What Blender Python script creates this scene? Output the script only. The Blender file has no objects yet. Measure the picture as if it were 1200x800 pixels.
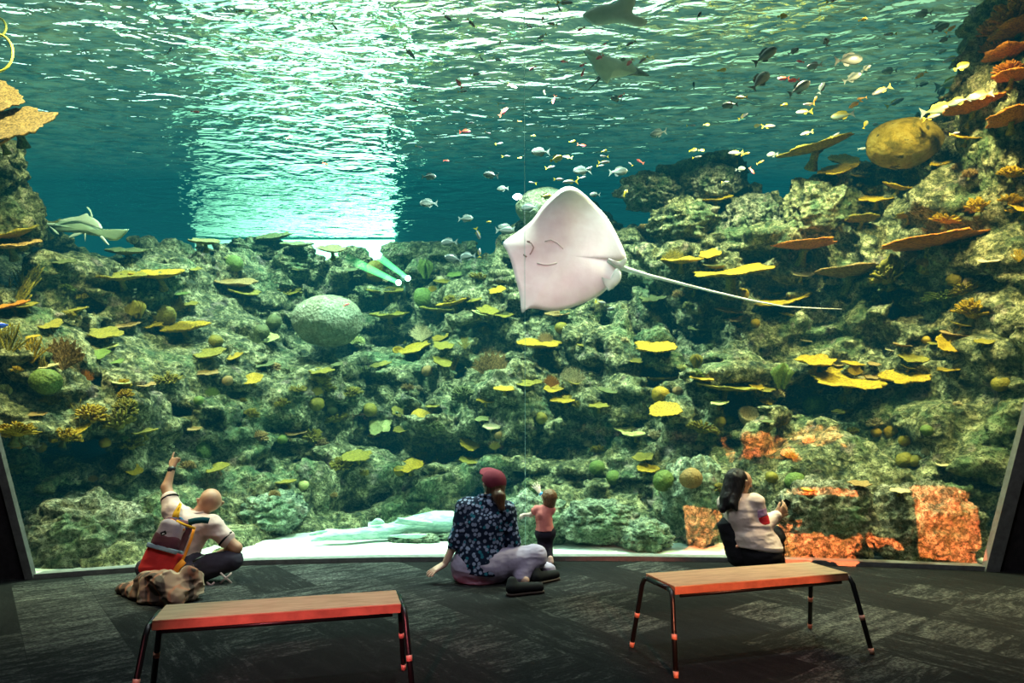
import bpy, bmesh, math, random
import numpy as np
from mathutils import Vector, Matrix, Euler
from mathutils.bvhtree import BVHTree
random.seed(7); RNG = np.random.default_rng(11)
SC = bpy.context.scene; COL = SC.collection
PI = math.pi
# ------------------------------------------------------------------ camera
H = 1.38; F = 800.0; PITCH = math.atan(90/800)
cam_d = bpy.data.cameras.new('camera'); cam = bpy.data.objects.new('camera', cam_d); COL.objects.link(cam)
cam.location = (0, 0, H); cam.rotation_euler = (PI/2+PITCH, 0, 0)
cam_d.sensor_width = 36; cam_d.lens = 24.0; cam_d.clip_end = 200
SC.camera = cam
SC.view_settings.view_transform = 'Standard'; SC.view_settings.look = 'None'
SC.view_settings.exposure = 0.0; SC.view_settings.gamma = 1.0
def ray(px, py):
    u = (px-600)/F; v = (400-py)/F
    return Vector((u, math.cos(PITCH)-v*math.sin(PITCH), math.sin(PITCH)+v*math.cos(PITCH)))
def at(px, py, Y):
    r = ray(px, py); return Vector((0, 0, H)) + r*(Y/r.y)
def atz(px, py, z):
    r = ray(px, py); return Vector((0, 0, H)) + r*((z-H)/r.z)
# ------------------------------------------------------------------ noise
_G = RNG.random((64, 64, 64)).astype(np.float32)
def vnoise(p):
    """tileable value noise, p (n,3) -> 0..1"""
    i = np.floor(p).astype(np.int32); f = (p-i).astype(np.float32); f = f*f*(3-2*f)
    i0 = i & 63; i1 = (i+1) & 63
    x0, y0, z0 = i0[:, 0], i0[:, 1], i0[:, 2]; x1, y1, z1 = i1[:, 0], i1[:, 1], i1[:, 2]
    fx, fy, fz = f[:, 0], f[:, 1], f[:, 2]
    a = _G[x0, y0, z0]*(1-fx)+_G[x1, y0, z0]*fx; b = _G[x0, y1, z0]*(1-fx)+_G[x1, y1, z0]*fx
    c = _G[x0, y0, z1]*(1-fx)+_G[x1, y0, z1]*fx; d = _G[x0, y1, z1]*(1-fx)+_G[x1, y1, z1]*fx
    return (a*(1-fy)+b*fy)*(1-fz)+(c*(1-fy)+d*fy)*fz
def fbm(p, oct=4, gain=.5, lac=2.03, ridged=False):
    s = 0; a = 1; t = 0
    for o in range(oct):
        n = vnoise(p*(lac**o)+o*17.3)
        if ridged: n = 1-np.abs(2*n-1)
        s = s+a*n; t += a; a *= gain
    return s/t-.5
# ------------------------------------------------------------------ surface nets
def surface_nets(val, org, h):
    nx, ny, nz = val.shape
    s = val < 0
    c = s[:-1, :-1, :-1].astype(np.int8)
    cnt = np.zeros((nx-1, ny-1, nz-1), np.int8)
    offs = [(i, j, k) for i in (0, 1) for j in (0, 1) for k in (0, 1)]
    for (i, j, k) in offs: cnt += s[i:nx-1+i, j:ny-1+j, k:nz-1+k]
    act = (cnt > 0) & (cnt < 8)
    idx = np.full(act.shape, -1, np.int32)
    I, J, K = np.nonzero(act); n = len(I); idx[I, J, K] = np.arange(n)
    cv = {o: val[I+o[0], J+o[1], K+o[2]] for o in offs}
    acc = np.zeros((n, 3), np.float32); w = np.zeros(n, np.float32)
    for a in offs:
        for ax in range(3):
            if a[ax]: continue
            b = list(a); b[ax] = 1; b = tuple(b)
            va, vb = cv[a], cv[b]; m = (va < 0) != (vb < 0)
            t = np.where(m, va/np.where(m, va-vb, 1), 0)
            for q in range(3):
                acc[:, q] += np.where(m, a[q] + (t if q == ax else 0), 0)
            w += m
    P = acc/w[:, None] + np.stack([I, J, K], 1)
    P = P*h + np.array(org)
    quads = []
    for ax in range(3):
        sl0 = [slice(None)]*3; sl1 = [slice(None)]*3
        sl0[ax] = slice(0, -1); sl1[ax] = slice(1, None)
        ch = s[tuple(sl0)] != s[tuple(sl1)]
        e = np.array(np.nonzero(ch)).T
        o1, o2 = [(1, 2), (2, 0), (0, 1)][ax]
        lim = [nx-1, ny-1, nz-1]
        ok = (e[:, o1] > 0) & (e[:, o2] > 0) & (e[:, o1] < lim[o1]) & (e[:, o2] < lim[o2])
        e = e[ok]
        def cell(d1, d2):
            q = e.copy(); q[:, o1] -= d1; q[:, o2] -= d2
            return idx[q[:, 0], q[:, 1], q[:, 2]]
        q = np.stack([cell(1, 1), cell(0, 1), cell(0, 0), cell(1, 0)], 1)
        flip = ~s[e[:, 0], e[:, 1], e[:, 2]]
        q[flip] = q[flip][:, ::-1]
        quads.append(q)
    Q = np.concatenate(quads); Q = Q[(Q >= 0).all(1)]
    return P.astype(np.float32), Q
def np_mesh(name, P, Q, smooth=True):
    me = bpy.data.meshes.new(name)
    k = Q.shape[1]
    me.vertices.add(len(P)); me.vertices.foreach_set('co', np.asarray(P, np.float32).ravel())
    me.loops.add(Q.size); me.loops.foreach_set('vertex_index', Q.astype(np.int32).ravel())
    me.polygons.add(len(Q)); me.polygons.foreach_set('loop_start', np.arange(0, Q.size, k, dtype=np.int32))
    me.polygons.foreach_set('loop_total', np.full(len(Q), k, np.int32))
    me.polygons.foreach_set('use_smooth', np.full(len(Q), smooth, bool))
    me.update(calc_edges=True); me.validate()
    return me
# ------------------------------------------------------------------ object helpers
def props(o, label=None, cat=None, group=None, kind=None):
    if label: o['label'] = label
    if cat: o['category'] = cat
    if group: o['group'] = group
    if kind: o['kind'] = kind
    return o
def link(name, me, mats=None, parent=None, loc=None):
    o = bpy.data.objects.new(name, me); COL.objects.link(o)
    if mats is not None and me is not None:
        for m in (mats if isinstance(mats, (list, tuple)) else [mats]): me.materials.append(m)
    if parent: o.parent = parent
    if loc is not None: o.location = loc
    return o
def empty(name, loc=(0, 0, 0), rot=(0, 0, 0), **k):
    o = bpy.data.objects.new(name, None); COL.objects.link(o); o.location = loc; o.rotation_euler = rot
    o.empty_display_size = .05
    return props(o, **k)
def pymesh(name, V, Fc, smooth=True):
    me = bpy.data.meshes.new(name); me.from_pydata([tuple(v) for v in V], [], Fc)
    if smooth: me.polygons.foreach_set('use_smooth', [True]*len(me.polygons))
    me.update(); return me
class MB:
    """collects shapes in plain lists and builds ONE mesh"""
    def __init__(s): s.V = []; s.F = []
    def add(s, V, Fc):
        b = len(s.V); s.V += [tuple(v) for v in V]; s.F += [tuple(b+i for i in f) for f in Fc]
    def box(s, c, d, rot=None, bev=0.0):
        bm = bmesh.new(); bmesh.ops.create_cube(bm, size=1)
        for v in bm.verts: v.co = Vector((v.co.x*d[0], v.co.y*d[1], v.co.z*d[2]))
        if bev: bmesh.ops.bevel(bm, geom=list(bm.edges), offset=bev, segments=2, affect='EDGES')
        M = (rot.to_matrix() if isinstance(rot, Euler) else rot) if rot is not None else Matrix.Identity(3)
        bm.verts.index_update()
        s.add([M @ v.co + Vector(c) for v in bm.verts], [[v.index for v in f.verts] for f in bm.faces]); bm.free()
    def tube(s, pts, r, n=8, cap=True):
        pts = [Vector(p) for p in pts]
        rs = r if isinstance(r, (list, tuple)) else [r]*len(pts)
        V = []; Fc = []; prev = None
        for i, p in enumerate(pts):
            t = (pts[min(i+1, len(pts)-1)]-pts[max(i-1, 0)])
            if t.length < 1e-9: t = Vector((0, 0, 1))
            t.normalize()
            if prev is None:
                a = Vector((0, 0, 1)) if abs(t.z) < .9 else Vector((1, 0, 0))
                u = t.cross(a).normalized()
            else:
                u = (prev-t*prev.dot(t)); u = u.normalized() if u.length > 1e-6 else t.orthogonal().normalized()
            prev = u; w = t.cross(u)
            for k in range(n):
                a = 2*PI*k/n; V.append(p+(u*math.cos(a)+w*math.sin(a))*rs[i])
        for i in range(len(pts)-1):
            for k in range(n):
                Fc.append((i*n+k, i*n+(k+1) % n, (i+1)*n+(k+1) % n, (i+1)*n+k))
        if cap:
            Fc.append(tuple(range(n))[::-1]); Fc.append(tuple((len(pts)-1)*n+k for k in range(n)))
        s.add(V, Fc)
    def ball(s, c, r, seg=12, ring=8, rot=None):
        r = r if isinstance(r, (list, tuple)) else (r, r, r)
        V = []; Fc = []
        M = rot if rot is not None else Matrix.Identity(3)
        V.append(Vector((0, 0, r[2])))
        for i in range(1, ring):
            ph = PI*i/ring
            for k in range(seg):
                th = 2*PI*k/seg
                V.append(Vector((r[0]*math.sin(ph)*math.cos(th), r[1]*math.sin(ph)*math.sin(th), r[2]*math.cos(ph))))
        V.append(Vector((0, 0, -r[2])))
        for k in range(seg): Fc.append((0, 1+k, 1+(k+1) % seg))
        for i in range(ring-2):
            for k in range(seg):
                a = 1+i*seg; b = a+seg; Fc.append((a+k, b+k, b+(k+1) % seg, a+(k+1) % seg))
        L = len(V)-1; a = 1+(ring-2)*seg
        for k in range(seg): Fc.append((a+k, L, a+(k+1) % seg))
        s.add([M @ v+Vector(c) for v in V], Fc)
    def mesh(s, name, smooth=True): return pymesh(name, s.V, s.F, smooth)
    def build(s, name, mat, parent=None, smooth=True, loc=None): return link(name, s.mesh(name, smooth), mat, parent, loc)
def copy_tree(o, parent=None):
    c = o.copy(); COL.objects.link(c); c.parent = parent
    for ch in list(o.children): copy_tree(ch, c)
    return c
# ------------------------------------------------------------------ materials
class NT:
    def __init__(s, name):
        s.m = bpy.data.materials.new(name); s.m.use_nodes = True; s.t = s.m.node_tree; s.t.nodes.clear()
        s.out = s.n('ShaderNodeOutputMaterial')
    def n(s, ty, **kw):
        nd = s.t.nodes.new(ty)
        for k, v in kw.items():
            if k.startswith('_'): nd.inputs[k[1:].replace('_', ' ')].default_value = v
            else: setattr(nd, k, v)
        return nd
    def l(s, a, b): s.t.links.new(a, b)
    def math(s, op, a, b=None, c=None, clamp=False):
        nd = s.n('ShaderNodeMath', operation=op); nd.use_clamp = clamp
        for i, v in enumerate((a, b, c)):
            if v is None: continue
            if hasattr(v, 'links') or hasattr(v, 'is_linked'): s.l(v, nd.inputs[i])
            else: nd.inputs[i].default_value = v
        return nd.outputs[0]
    def ramp(s, fac, stops, interp='LINEAR'):
        nd = s.n('ShaderNodeValToRGB'); cr = nd.color_ramp; cr.interpolation = interp
        while len(cr.elements) < len(stops): cr.elements.new(.5)
        for e, (p, c) in zip(cr.elements, stops):
            e.position = p; e.color = (*c, 1) if len(c) == 3 else c
        s.l(fac, nd.inputs[0]); return nd.outputs[0]
    def mix(s, fac, a, b, mode='MIX'):
        nd = s.n('ShaderNodeMix', data_type='RGBA', blend_type=mode)
        for v, i in ((fac, 0), (a, 6), (b, 7)):
            if hasattr(v, 'is_linked'): s.l(v, nd.inputs[i])
            else: nd.inputs[i].default_value = (*v, 1) if isinstance(v, (tuple, list)) and len(v) == 3 else v
        return nd.outputs[2]
    def coord(s, kind='Object', scale=(1, 1, 1), rot=(0, 0, 0), loc=(0, 0, 0)):
        tc = s.n('ShaderNodeTexCoord'); mp = s.n('ShaderNodeMapping'); s.l(tc.outputs[kind], mp.inputs[0])
        mp.inputs['Scale'].default_value = scale; mp.inputs['Rotation'].default_value = rot; mp.inputs['Location'].default_value = loc
        return mp.outputs[0]
    def noise(s, vec, scale=5, detail=4, rough=.5, dist=0.0):
        nd = s.n('ShaderNodeTexNoise'); s.l(vec, nd.inputs['Vector'])
        nd.inputs['Scale'].default_value = scale; nd.inputs['Detail'].default_value = detail
        nd.inputs['Roughness'].default_value = rough; nd.inputs['Distortion'].default_value = dist
        return nd.outputs[0]
    def voro(s, vec, scale=5, feature='F1', out=0, rnd=1.0):
        nd = s.n('ShaderNodeTexVoronoi', feature=feature); s.l(vec, nd.inputs['Vector'])
        nd.inputs['Scale'].default_value = scale; nd.inputs['Randomness'].default_value = rnd
        return nd.outputs[out]
    def bump(s, h, strength=.5, dist=.02, nrm=None):
        nd = s.n('ShaderNodeBump'); s.l(h, nd.inputs['Height']); nd.inputs['Strength'].default_value = strength
        nd.inputs['Distance'].default_value = dist
        if nrm is not None: s.l(nrm, nd.inputs['Normal'])
        return nd.outputs[0]
    def bsdf(s, col, rough=.6, nrm=None, spec=.5, metal=0.0, emit=None, estr=0, **kw):
        nd = s.n('ShaderNodeBsdfPrincipled')
        for key, v in (('Base Color', col), ('Roughness', rough), ('Metallic', metal), ('Specular IOR Level', spec)):
            if hasattr(v, 'is_linked'): s.l(v, nd.inputs[key])
            else: nd.inputs[key].default_value = (*v, 1) if isinstance(v, (tuple, list)) else v
        if nrm is not None: s.l(nrm, nd.inputs['Normal'])
        if emit is not None:
            nd.inputs['Emission Color'].default_value = (*emit, 1); nd.inputs['Emission Strength'].default_value = estr
        for k, v in kw.items(): nd.inputs[k.replace('_', ' ')].default_value = v
        s.l(nd.outputs[0], s.out.inputs[0]); return nd
def simple(name, col, rough=.6, spec=.4, metal=0.0, nscale=0, var=.25, bump=0, bscale=60, bdist=.003, **kw):
    """plain procedural material with slight colour variation and a fine bump"""
    t = NT(name); v = t.coord('Object')
    c = col
    if nscale:
        n = t.noise(v, nscale, 4, .6)
        c = t.ramp(n, [(.3, tuple(max(0, x*(1-var)) for x in col)), (.7, tuple(min(1, x*(1+var)) for x in col))])
    nr = t.bump(t.noise(v, bscale, 3, .6), bump, bdist) if bump else None
    t.bsdf(c, rough, nr, spec, metal, **kw); return t.m
# ================================================================== SETTING
OH = .15       # overhang of the window: metres towards the room per metre of height
base_px = [(42, 678), (150, 670), (300, 661), (450, 657.5), (600, 656.5), (750, 656.5), (860, 658), (1000, 662.5), (1155, 668.5)]
BASE = [atz(x, y, 0.0) for x, y in base_px]
def base_y(x):
    xs = [b.x for b in BASE]; ys = [b.y for b in BASE]
    return float(np.interp(x, xs, ys))
def splay(b, px, py):
    r = ray(px, py); k = (b.y-OH*0)/1.0
    Yv = b.y/(1+OH*r.z/r.y)-OH*H/(1+OH*r.z/r.y); q = at(px, py, Yv); return (q.x-b.x)/q.z
SL = splay(BASE[0], 0, 515); SR = splay(BASE[-1], 1201, 490)
def glass_y(x, z): return base_y(x)-OH*z
WTOP = 5.75; CEIL = 6.4
L0, R0 = BASE[0], BASE[-1]
# ---- carpet
t = NT('carpet_tiles'); v = t.coord('Object', (1, 1, 1), (0, 0, math.radians(38)))
def carpet_layer(rot, seed):
    v = t.coord('Object', (1, 1, 1), (0, 0, math.radians(rot)), (seed, seed*.7, 0))
    br = t.n('ShaderNodeTexBrick'); t.l(v, br.inputs[0])
    br.inputs['Color1'].default_value = (0, 0, 0, 1); br.inputs['Color2'].default_value = (1, 1, 1, 1); br.inputs['Mortar'].default_value = (.3, .3, .3, 1)
    br.inputs['Scale'].default_value = 1; br.inputs['Mortar Size'].default_value = .002; br.inputs['Brick Width'].default_value = 1.0; br.inputs['Row Height'].default_value = .5
    mp = t.n('ShaderNodeMapping'); t.l(v, mp.inputs[0]); mp.inputs['Scale'].default_value = (1.0, 4.2, 1); v2 = mp.outputs[0]
    st = t.noise(v2, 3.4, 10, .82, .5)
    return br.outputs[0], st
b1, s1 = carpet_layer(52, 3.1); b2, s2 = carpet_layer(-38, 9.7)
big = t.noise(t.coord('Object'), .55, 3, .6)
tile = t.math('GREATER_THAN', b1, .5)
st = t.mix(tile, s1, s2)
lev = t.math('ADD', st, t.math('MULTIPLY', t.math('SUBTRACT', b1, .5), .2))
lev = t.math('ADD', lev, t.math('MULTIPLY', t.math('SUBTRACT', big, .5), .3))
ccol = t.ramp(lev, [(.36, (.008, .0085, .0095)), (.52, (.021, .0225, .0235)), (.60, (.10, .105, .10)), (.74, (.25, .26, .23))])
grain = t.noise(t.coord('Object'), 130, 3, .8)
gr2 = t.noise(t.coord('Object'), 38, 4, .75)
ccol = t.mix(t.ramp(gr2, [(.40, (.85, .85, .85)), (.60, (0, 0, 0))]), ccol, (.008, .009, .010))
ccol = t.mix(t.math('MULTIPLY', grain, .6), ccol, (.004, .004, .005))
t.bsdf(ccol, .95, t.bump(grain, .6, .008), .1); M_carpet = t.m
mb = MB()
nX = 24
V = []; Fc = []
xs = [-10, -6] + [b.x for b in BASE] + [6, 10]
for x in xs:
    yf = base_y(x)
    V += [(x, yf, 0), (x, -4.5, 0)]
for i in range(len(xs)-1): Fc.append((2*i, 2*i+1, 2*i+3, 2*i+2))
V += [(x, y, -.25) for x, y, z in V]
n2 = 2*len(xs)
for i in range(len(xs)-1): Fc.append((n2+2*i, n2+2*i+2, n2+2*i+3, n2+2*i+1))
mb.add(V, Fc); fl = mb.build('floor', M_carpet, smooth=False); props(fl, kind='structure')
# ---- dark slanted walls around the window
t = NT('dark_wall_plaster'); v = t.coord('Object')
n = t.noise(v, 9, 6, .7); c = t.ramp(n, [(.3, (.016, .013, .016)), (.7, (.042, .034, .038))])
t.bsdf(c, .8, t.bump(t.noise(v, 60, 4, .7), .5, .01), .2); M_wall = t.m
def slab(name, P, thick, mat, kind='structure', smooth=False, parent=None, axis=(0, -1, 0)):
    """quad strip P=[(bottom, top), ...] thickened along axis*-1"""
    V = []; Fc = []
    a = Vector(axis)*thick
    for b, tp in P:
        V += [Vector(b), Vector(tp), Vector(b)-a, Vector(tp)-a]
    k = len(P)
    for i in range(k-1):
        o = 4*i; p = o+4
        Fc += [(o, p, p+1, o+1), (o+2, o+3, p+3, p+2), (o+1, p+1, p+3, o+3), (o, o+2, p+2, p)]
    Fc += [(0, 1, 3, 2), (4*k-4, 4*k-2, 4*k-1, 4*k-3)]
    me = pymesh(name, V, Fc, smooth); o = link(name, me, mat, parent)
    if kind: o['kind'] = kind
    return o
def wp(x, z, off=0.0):   # a point on the window plane family
    return Vector((x, base_y(x)-OH*z+off, z))
TR = .075  # trim width
slab('wall_left', [((-9.9, base_y(-9), 0), (-9.9, base_y(-9)-OH*CEIL, CEIL)), (wp(L0.x-TR, 0), wp(L0.x-TR+SL*CEIL, CEIL))], .04, M_wall)
slab('wall_right', [(wp(R0.x+TR+.02, 0), wp(R0.x+TR+.02+SR*CEIL, CEIL)), ((9.9, base_y(9), 0), (9.9, base_y(9)-OH*CEIL, CEIL))], .04, M_wall)
slab('wall_top', [(wp(x, WTOP+.07), wp(x, CEIL)) for x in [L0.x-TR+SL*WTOP]+[b.x for b in BASE]+[R0.x+TR+.02+SR*WTOP]], .1, M_wall)
# the room behind the viewer
mb = MB(); mb.box((0, -4.6, 3.2), (20.4, .2, 6.4)); o = mb.build('wall_back', M_wall, smooth=False); props(o, kind='structure')
for sx, nm in ((-1, 'wall_far_left'), (1, 'wall_far_right')):
    mb = MB(); mb.box((sx*10.1, 1, 3.2), (.2, 11.4, 6.4)); o = mb.build(nm, M_wall, smooth=False); props(o, kind='structure')
mb = MB(); mb.box((0, .2, CEIL+.1), (20.4, 9.9, .2)); o = mb.build('ceiling', M_wall, smooth=False); props(o, kind='structure')
# ---- window frame (trim) and glass
t = NT('grey_frame_metal'); v = t.coord('Object')
c = t.ramp(t.noise(v, 14, 5, .7), [(.3, (.11, .105, .105)), (.7, (.2, .195, .19))])
t.bsdf(c, .55, t.bump(t.noise(v, 90, 3, .6), .3, .004), .4); M_trim = t.m
P = [(wp(x, 0, -.03), wp(x, .045, -.03)) for x in [b.x for b in BASE]]
t1 = slab('trim_1', P, .14, M_trim)
slab('trim_2', [(wp(L0.x-TR, 0, -.03), wp(L0.x-TR+SL*WTOP, WTOP, -.03)), (wp(L0.x+.0, 0, -.03), wp(L0.x+SL*WTOP, WTOP, -.03))], .05, M_trim)
slab('trim_3', [(wp(R0.x-.03, 0, -.05), wp(R0.x-.03+SR*WTOP, WTOP, -.05)), (wp(R0.x+TR+.02, 0, -.05), wp(R0.x+TR+.02+SR*WTOP, WTOP, -.05))], .07, M_trim)
slab('trim_4', [(wp(x, WTOP, -.03), wp(x, WTOP+.08, -.03)) for x in [L0.x+SL*WTOP]+[b.x for b in BASE]+[R0.x+SR*WTOP]], .2, M_trim)
t = NT('clear_acrylic'); g = t.n('ShaderNodeBsdfGlossy'); g.inputs['Roughness'].default_value = 0.0
g.inputs['Color'].default_value = (1, 1, 1, 1)
tr = t.n('ShaderNodeBsdfTransparent'); tr.inputs[0].default_value = (.985, .995, .99, 1)
fr = t.n('ShaderNodeFresnel'); fr.inputs[0].default_value = 1.3
mx = t.n('ShaderNodeMixShader'); t.l(fr.outputs[0], mx.inputs[0]); t.l(tr.outputs[0], mx.inputs[1]); t.l(g.outputs[0], mx.inputs[2]); t.l(mx.outputs[0], t.out.inputs[0])
M_glass = t.m
V = []
for q in np.linspace(0, 1, 41):
    xb = L0.x+(R0.x-L0.x)*q; xt = (L0.x+SL*WTOP)*(1-q)+(R0.x+SR*WTOP)*q; V += [wp(xb, .03, .03), wp(xt, WTOP+.02, .03)]
me = pymesh('window_1', V, [(2*i, 2*i+2, 2*i+3, 2*i+1) for i in range(40)], True)
win = link('window_1', me, M_glass); props(win, kind='structure')
# the thin bonded seam in the acrylic
sx = at(616, 500, base_y(.1)).x
mb = MB(); mb.tube([wp(sx-.005, .03, .035), wp(sx-.02, WTOP, .035)], .0022, 5)
seam = mb.build('trim_5', simple('acrylic_seam', (.35, .5, .48), .3), smooth=True); seam['kind'] = 'structure'
# ---- tank water volume
ZS = 6.2; YB = 18.0
t = NT('tank_water_body')
ab = t.n('ShaderNodeVolumeAbsorption'); ab.inputs['Density'].default_value = 1.0; WATER_A = (.095, .028, .042)
ab.inputs['Color'].default_value = (1-WATER_A[0], 1-WATER_A[1], 1-WATER_A[2], 1)
em = t.n('ShaderNodeEmission'); em.inputs['Color'].default_value = (.0006, .0088, .0108, 1); em.inputs['Strength'].default_value = 1.0  # haze glow put into the water, in place of scattered light
ad = t.n('ShaderNodeAddShader'); t.l(ab.outputs[0], ad.inputs[0]); t.l(em.outputs[0], ad.inputs[1]); t.l(ad.outputs[0], t.out.inputs['Volume'])
M_vol = t.m
V = []; xs = [-11, -7]+[b.x for b in BASE]+[7, 11]
for x in xs:
    V += [(x, base_y(x)+.05, -.05), (x, base_y(x)-OH*ZS+.05, ZS-.03), (x, YB-.02, ZS-.03), (x, YB-.02, -.05)]
Fc = []
for i in range(len(xs)-1):
    o = 4*i
    for k in range(4): Fc.append((o+k, o+(k+1) % 4, o+4+(k+1) % 4, o+4+k))
Fc += [(3, 2, 1, 0), tuple(4*len(xs)-4+k for k in range(4))]
me = pymesh('tank_water', V, Fc, False); bm = bmesh.new(); bm.from_mesh(me); bmesh.ops.recalc_face_normals(bm, faces=bm.faces); bm.to_mesh(me); bm.free()
wv = link('tank_water', me, M_vol); props(wv, kind='structure')
# ---- rippled water surface seen from below
t = NT('rippled_water_surface')
v0 = t.coord('Object', (1.0, 1.0, 1))
n1 = t.noise(t.coord('Object', (1.1, 1.9, 1), (0, 0, math.radians(-16))), 1.0, 2, .5, .9)
n2 = t.noise(t.coord('Object', (1.0, 2.0, 1), (0, 0, math.radians(10))), 3.6, 2, .5, .7)
hgt = t.math('ADD', t.math('MULTIPLY', n1, .80), t.math('MULTIPLY', n2, .20))
spw = t.n('ShaderNodeSeparateXYZ'); t.l(v0, spw.inputs[0])
calm = t.n('ShaderNodeMapRange'); t.l(spw.outputs[1], calm.inputs[0]); calm.inputs[1].default_value = 7.0; calm.inputs[2].default_value = 13.0; calm.inputs[3].default_value = .38; calm.inputs[4].default_value = .16
bmp = t.n('ShaderNodeBump'); t.l(hgt, bmp.inputs['Height']); t.l(calm.outputs[0], bmp.inputs['Distance']); bmp.inputs['Strength'].default_value = 1.0; nr = bmp.outputs[0]
gl = t.n('ShaderNodeBsdfGlass'); gl.inputs['IOR'].default_value = 1.33; gl.inputs['Roughness'].default_value = 0.0
gl.inputs['Color'].default_value = (.93, 1, .97, 1); t.l(nr, gl.inputs['Normal'])
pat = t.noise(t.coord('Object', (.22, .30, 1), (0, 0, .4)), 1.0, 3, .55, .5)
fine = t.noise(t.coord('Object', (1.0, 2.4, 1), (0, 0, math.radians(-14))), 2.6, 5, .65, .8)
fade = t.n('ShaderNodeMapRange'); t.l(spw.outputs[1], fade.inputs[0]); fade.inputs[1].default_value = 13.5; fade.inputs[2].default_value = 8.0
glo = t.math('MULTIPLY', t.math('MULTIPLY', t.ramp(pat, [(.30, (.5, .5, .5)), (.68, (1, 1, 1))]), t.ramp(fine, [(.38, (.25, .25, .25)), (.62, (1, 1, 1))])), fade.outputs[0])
painted_glow = t.n('ShaderNodeEmission'); t.l(t.mix(pat, (.09, .26, .15), (.26, .30, .11)), painted_glow.inputs[0]); t.l(t.math('MULTIPLY', glo, 1.2), painted_glow.inputs[1])  # glow painted into the surface, as if skylight came through
ad_ = t.n('ShaderNodeAddShader'); t.l(gl.outputs[0], ad_.inputs[0]); t.l(painted_glow.outputs[0], ad_.inputs[1])
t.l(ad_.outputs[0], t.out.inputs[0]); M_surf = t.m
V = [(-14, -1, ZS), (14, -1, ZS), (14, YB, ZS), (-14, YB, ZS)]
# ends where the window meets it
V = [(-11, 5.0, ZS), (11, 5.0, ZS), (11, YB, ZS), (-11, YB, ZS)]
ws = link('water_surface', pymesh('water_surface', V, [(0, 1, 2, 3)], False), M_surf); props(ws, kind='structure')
# ---- hall above the water: unseen roof, patchy glow added to streak the ripples
t = NT('roof_added_glow'); v = t.coord('Object')
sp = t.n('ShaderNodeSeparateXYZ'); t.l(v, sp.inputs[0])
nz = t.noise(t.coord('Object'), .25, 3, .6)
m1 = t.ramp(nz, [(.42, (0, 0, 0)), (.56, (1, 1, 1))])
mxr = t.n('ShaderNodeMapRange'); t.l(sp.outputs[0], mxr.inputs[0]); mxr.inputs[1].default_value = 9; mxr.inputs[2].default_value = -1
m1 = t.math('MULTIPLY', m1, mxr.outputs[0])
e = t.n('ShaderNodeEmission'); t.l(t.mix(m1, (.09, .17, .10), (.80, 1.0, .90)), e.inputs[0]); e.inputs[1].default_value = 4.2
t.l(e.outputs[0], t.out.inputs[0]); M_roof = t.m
mb = MB(); mb.add([(-30, 3.5, 10), (30, 3.5, 10), (30, 60, 10), (-30, 60, 10)], [(0, 3, 2, 1)])
o = mb.build('ceiling_over_tank', M_roof, smooth=False); props(o, kind='structure')
# ---- back and side walls of the tank
t = NT('tank_blue_wall'); v = t.coord('Object')
c = t.ramp(t.noise(v, .6, 4, .6), [(.35, (.02, .15, .17)), (.65, (.05, .24, .25))])
t.bsdf(c, .8, None, .2); M_tank = t.m
mb = MB(); mb.box((0, YB+.15, 3.0), (24, .3, 6.6)); o = mb.build('wall_tank_back', M_tank, smooth=False); props(o, kind='structure')
for s in (-1, 1):
    mb = MB(); mb.box((s*11.15, 12, 3.0), (.3, 12.5, 6.6)); o = mb.build('wall_tank_'+('left' if s < 0 else 'right'), M_tank, smooth=False); props(o, kind='structure')
# bright green lit underwater opening in the back wall
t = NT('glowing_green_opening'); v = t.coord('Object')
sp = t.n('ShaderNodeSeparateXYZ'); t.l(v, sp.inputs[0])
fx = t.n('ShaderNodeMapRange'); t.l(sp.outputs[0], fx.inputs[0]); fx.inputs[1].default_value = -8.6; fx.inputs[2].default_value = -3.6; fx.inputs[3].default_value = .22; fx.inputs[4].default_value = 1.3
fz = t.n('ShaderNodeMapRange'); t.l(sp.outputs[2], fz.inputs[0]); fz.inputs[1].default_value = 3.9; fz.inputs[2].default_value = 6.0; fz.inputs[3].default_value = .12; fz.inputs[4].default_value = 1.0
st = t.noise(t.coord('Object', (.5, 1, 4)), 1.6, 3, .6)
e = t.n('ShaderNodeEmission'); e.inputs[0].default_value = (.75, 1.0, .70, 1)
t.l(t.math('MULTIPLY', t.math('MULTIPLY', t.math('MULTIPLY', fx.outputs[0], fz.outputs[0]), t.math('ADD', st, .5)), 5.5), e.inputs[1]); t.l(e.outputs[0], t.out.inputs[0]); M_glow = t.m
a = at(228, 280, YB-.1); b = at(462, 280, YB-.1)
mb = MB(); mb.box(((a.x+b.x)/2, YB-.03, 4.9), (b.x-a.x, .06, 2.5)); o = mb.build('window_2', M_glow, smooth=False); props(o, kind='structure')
# ---- sand
t = NT('white_sand'); v = t.coord('Object')
c = t.ramp(t.noise(v, 2.5, 5, .6), [(.3, (.50, .53, .49)), (.7, (.64, .66, .62))])
t.bsdf(c, .95, t.bump(t.noise(v, 5, 5, .7), .5, .03), .1); M_sand = t.m
nx, ny = 140, 60
gx = np.linspace(-6.6, 6.8, nx); 
V = []
for x in gx:
    y0 = base_y(float(x))+.04
    for j in range(ny):
        V.append((x, y0+(11-y0)*(j/(ny-1))**1.3, 0))
V = np.array(V, np.float32)
V[:, 2] = .0+fbm(V*np.array([.9, .9, 1]), 3)*.10+np.clip((V[:, 1]-7), 0, 3)*.015
Q = np.array([(i*ny+j, (i+1)*ny+j, (i+1)*ny+j+1, i*ny+j+1) for i in range(nx-1) for j in range(ny-1)])
o = link('sand_floor', np_mesh('sand_floor', V, Q), M_sand); props(o, kind='structure')
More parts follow.
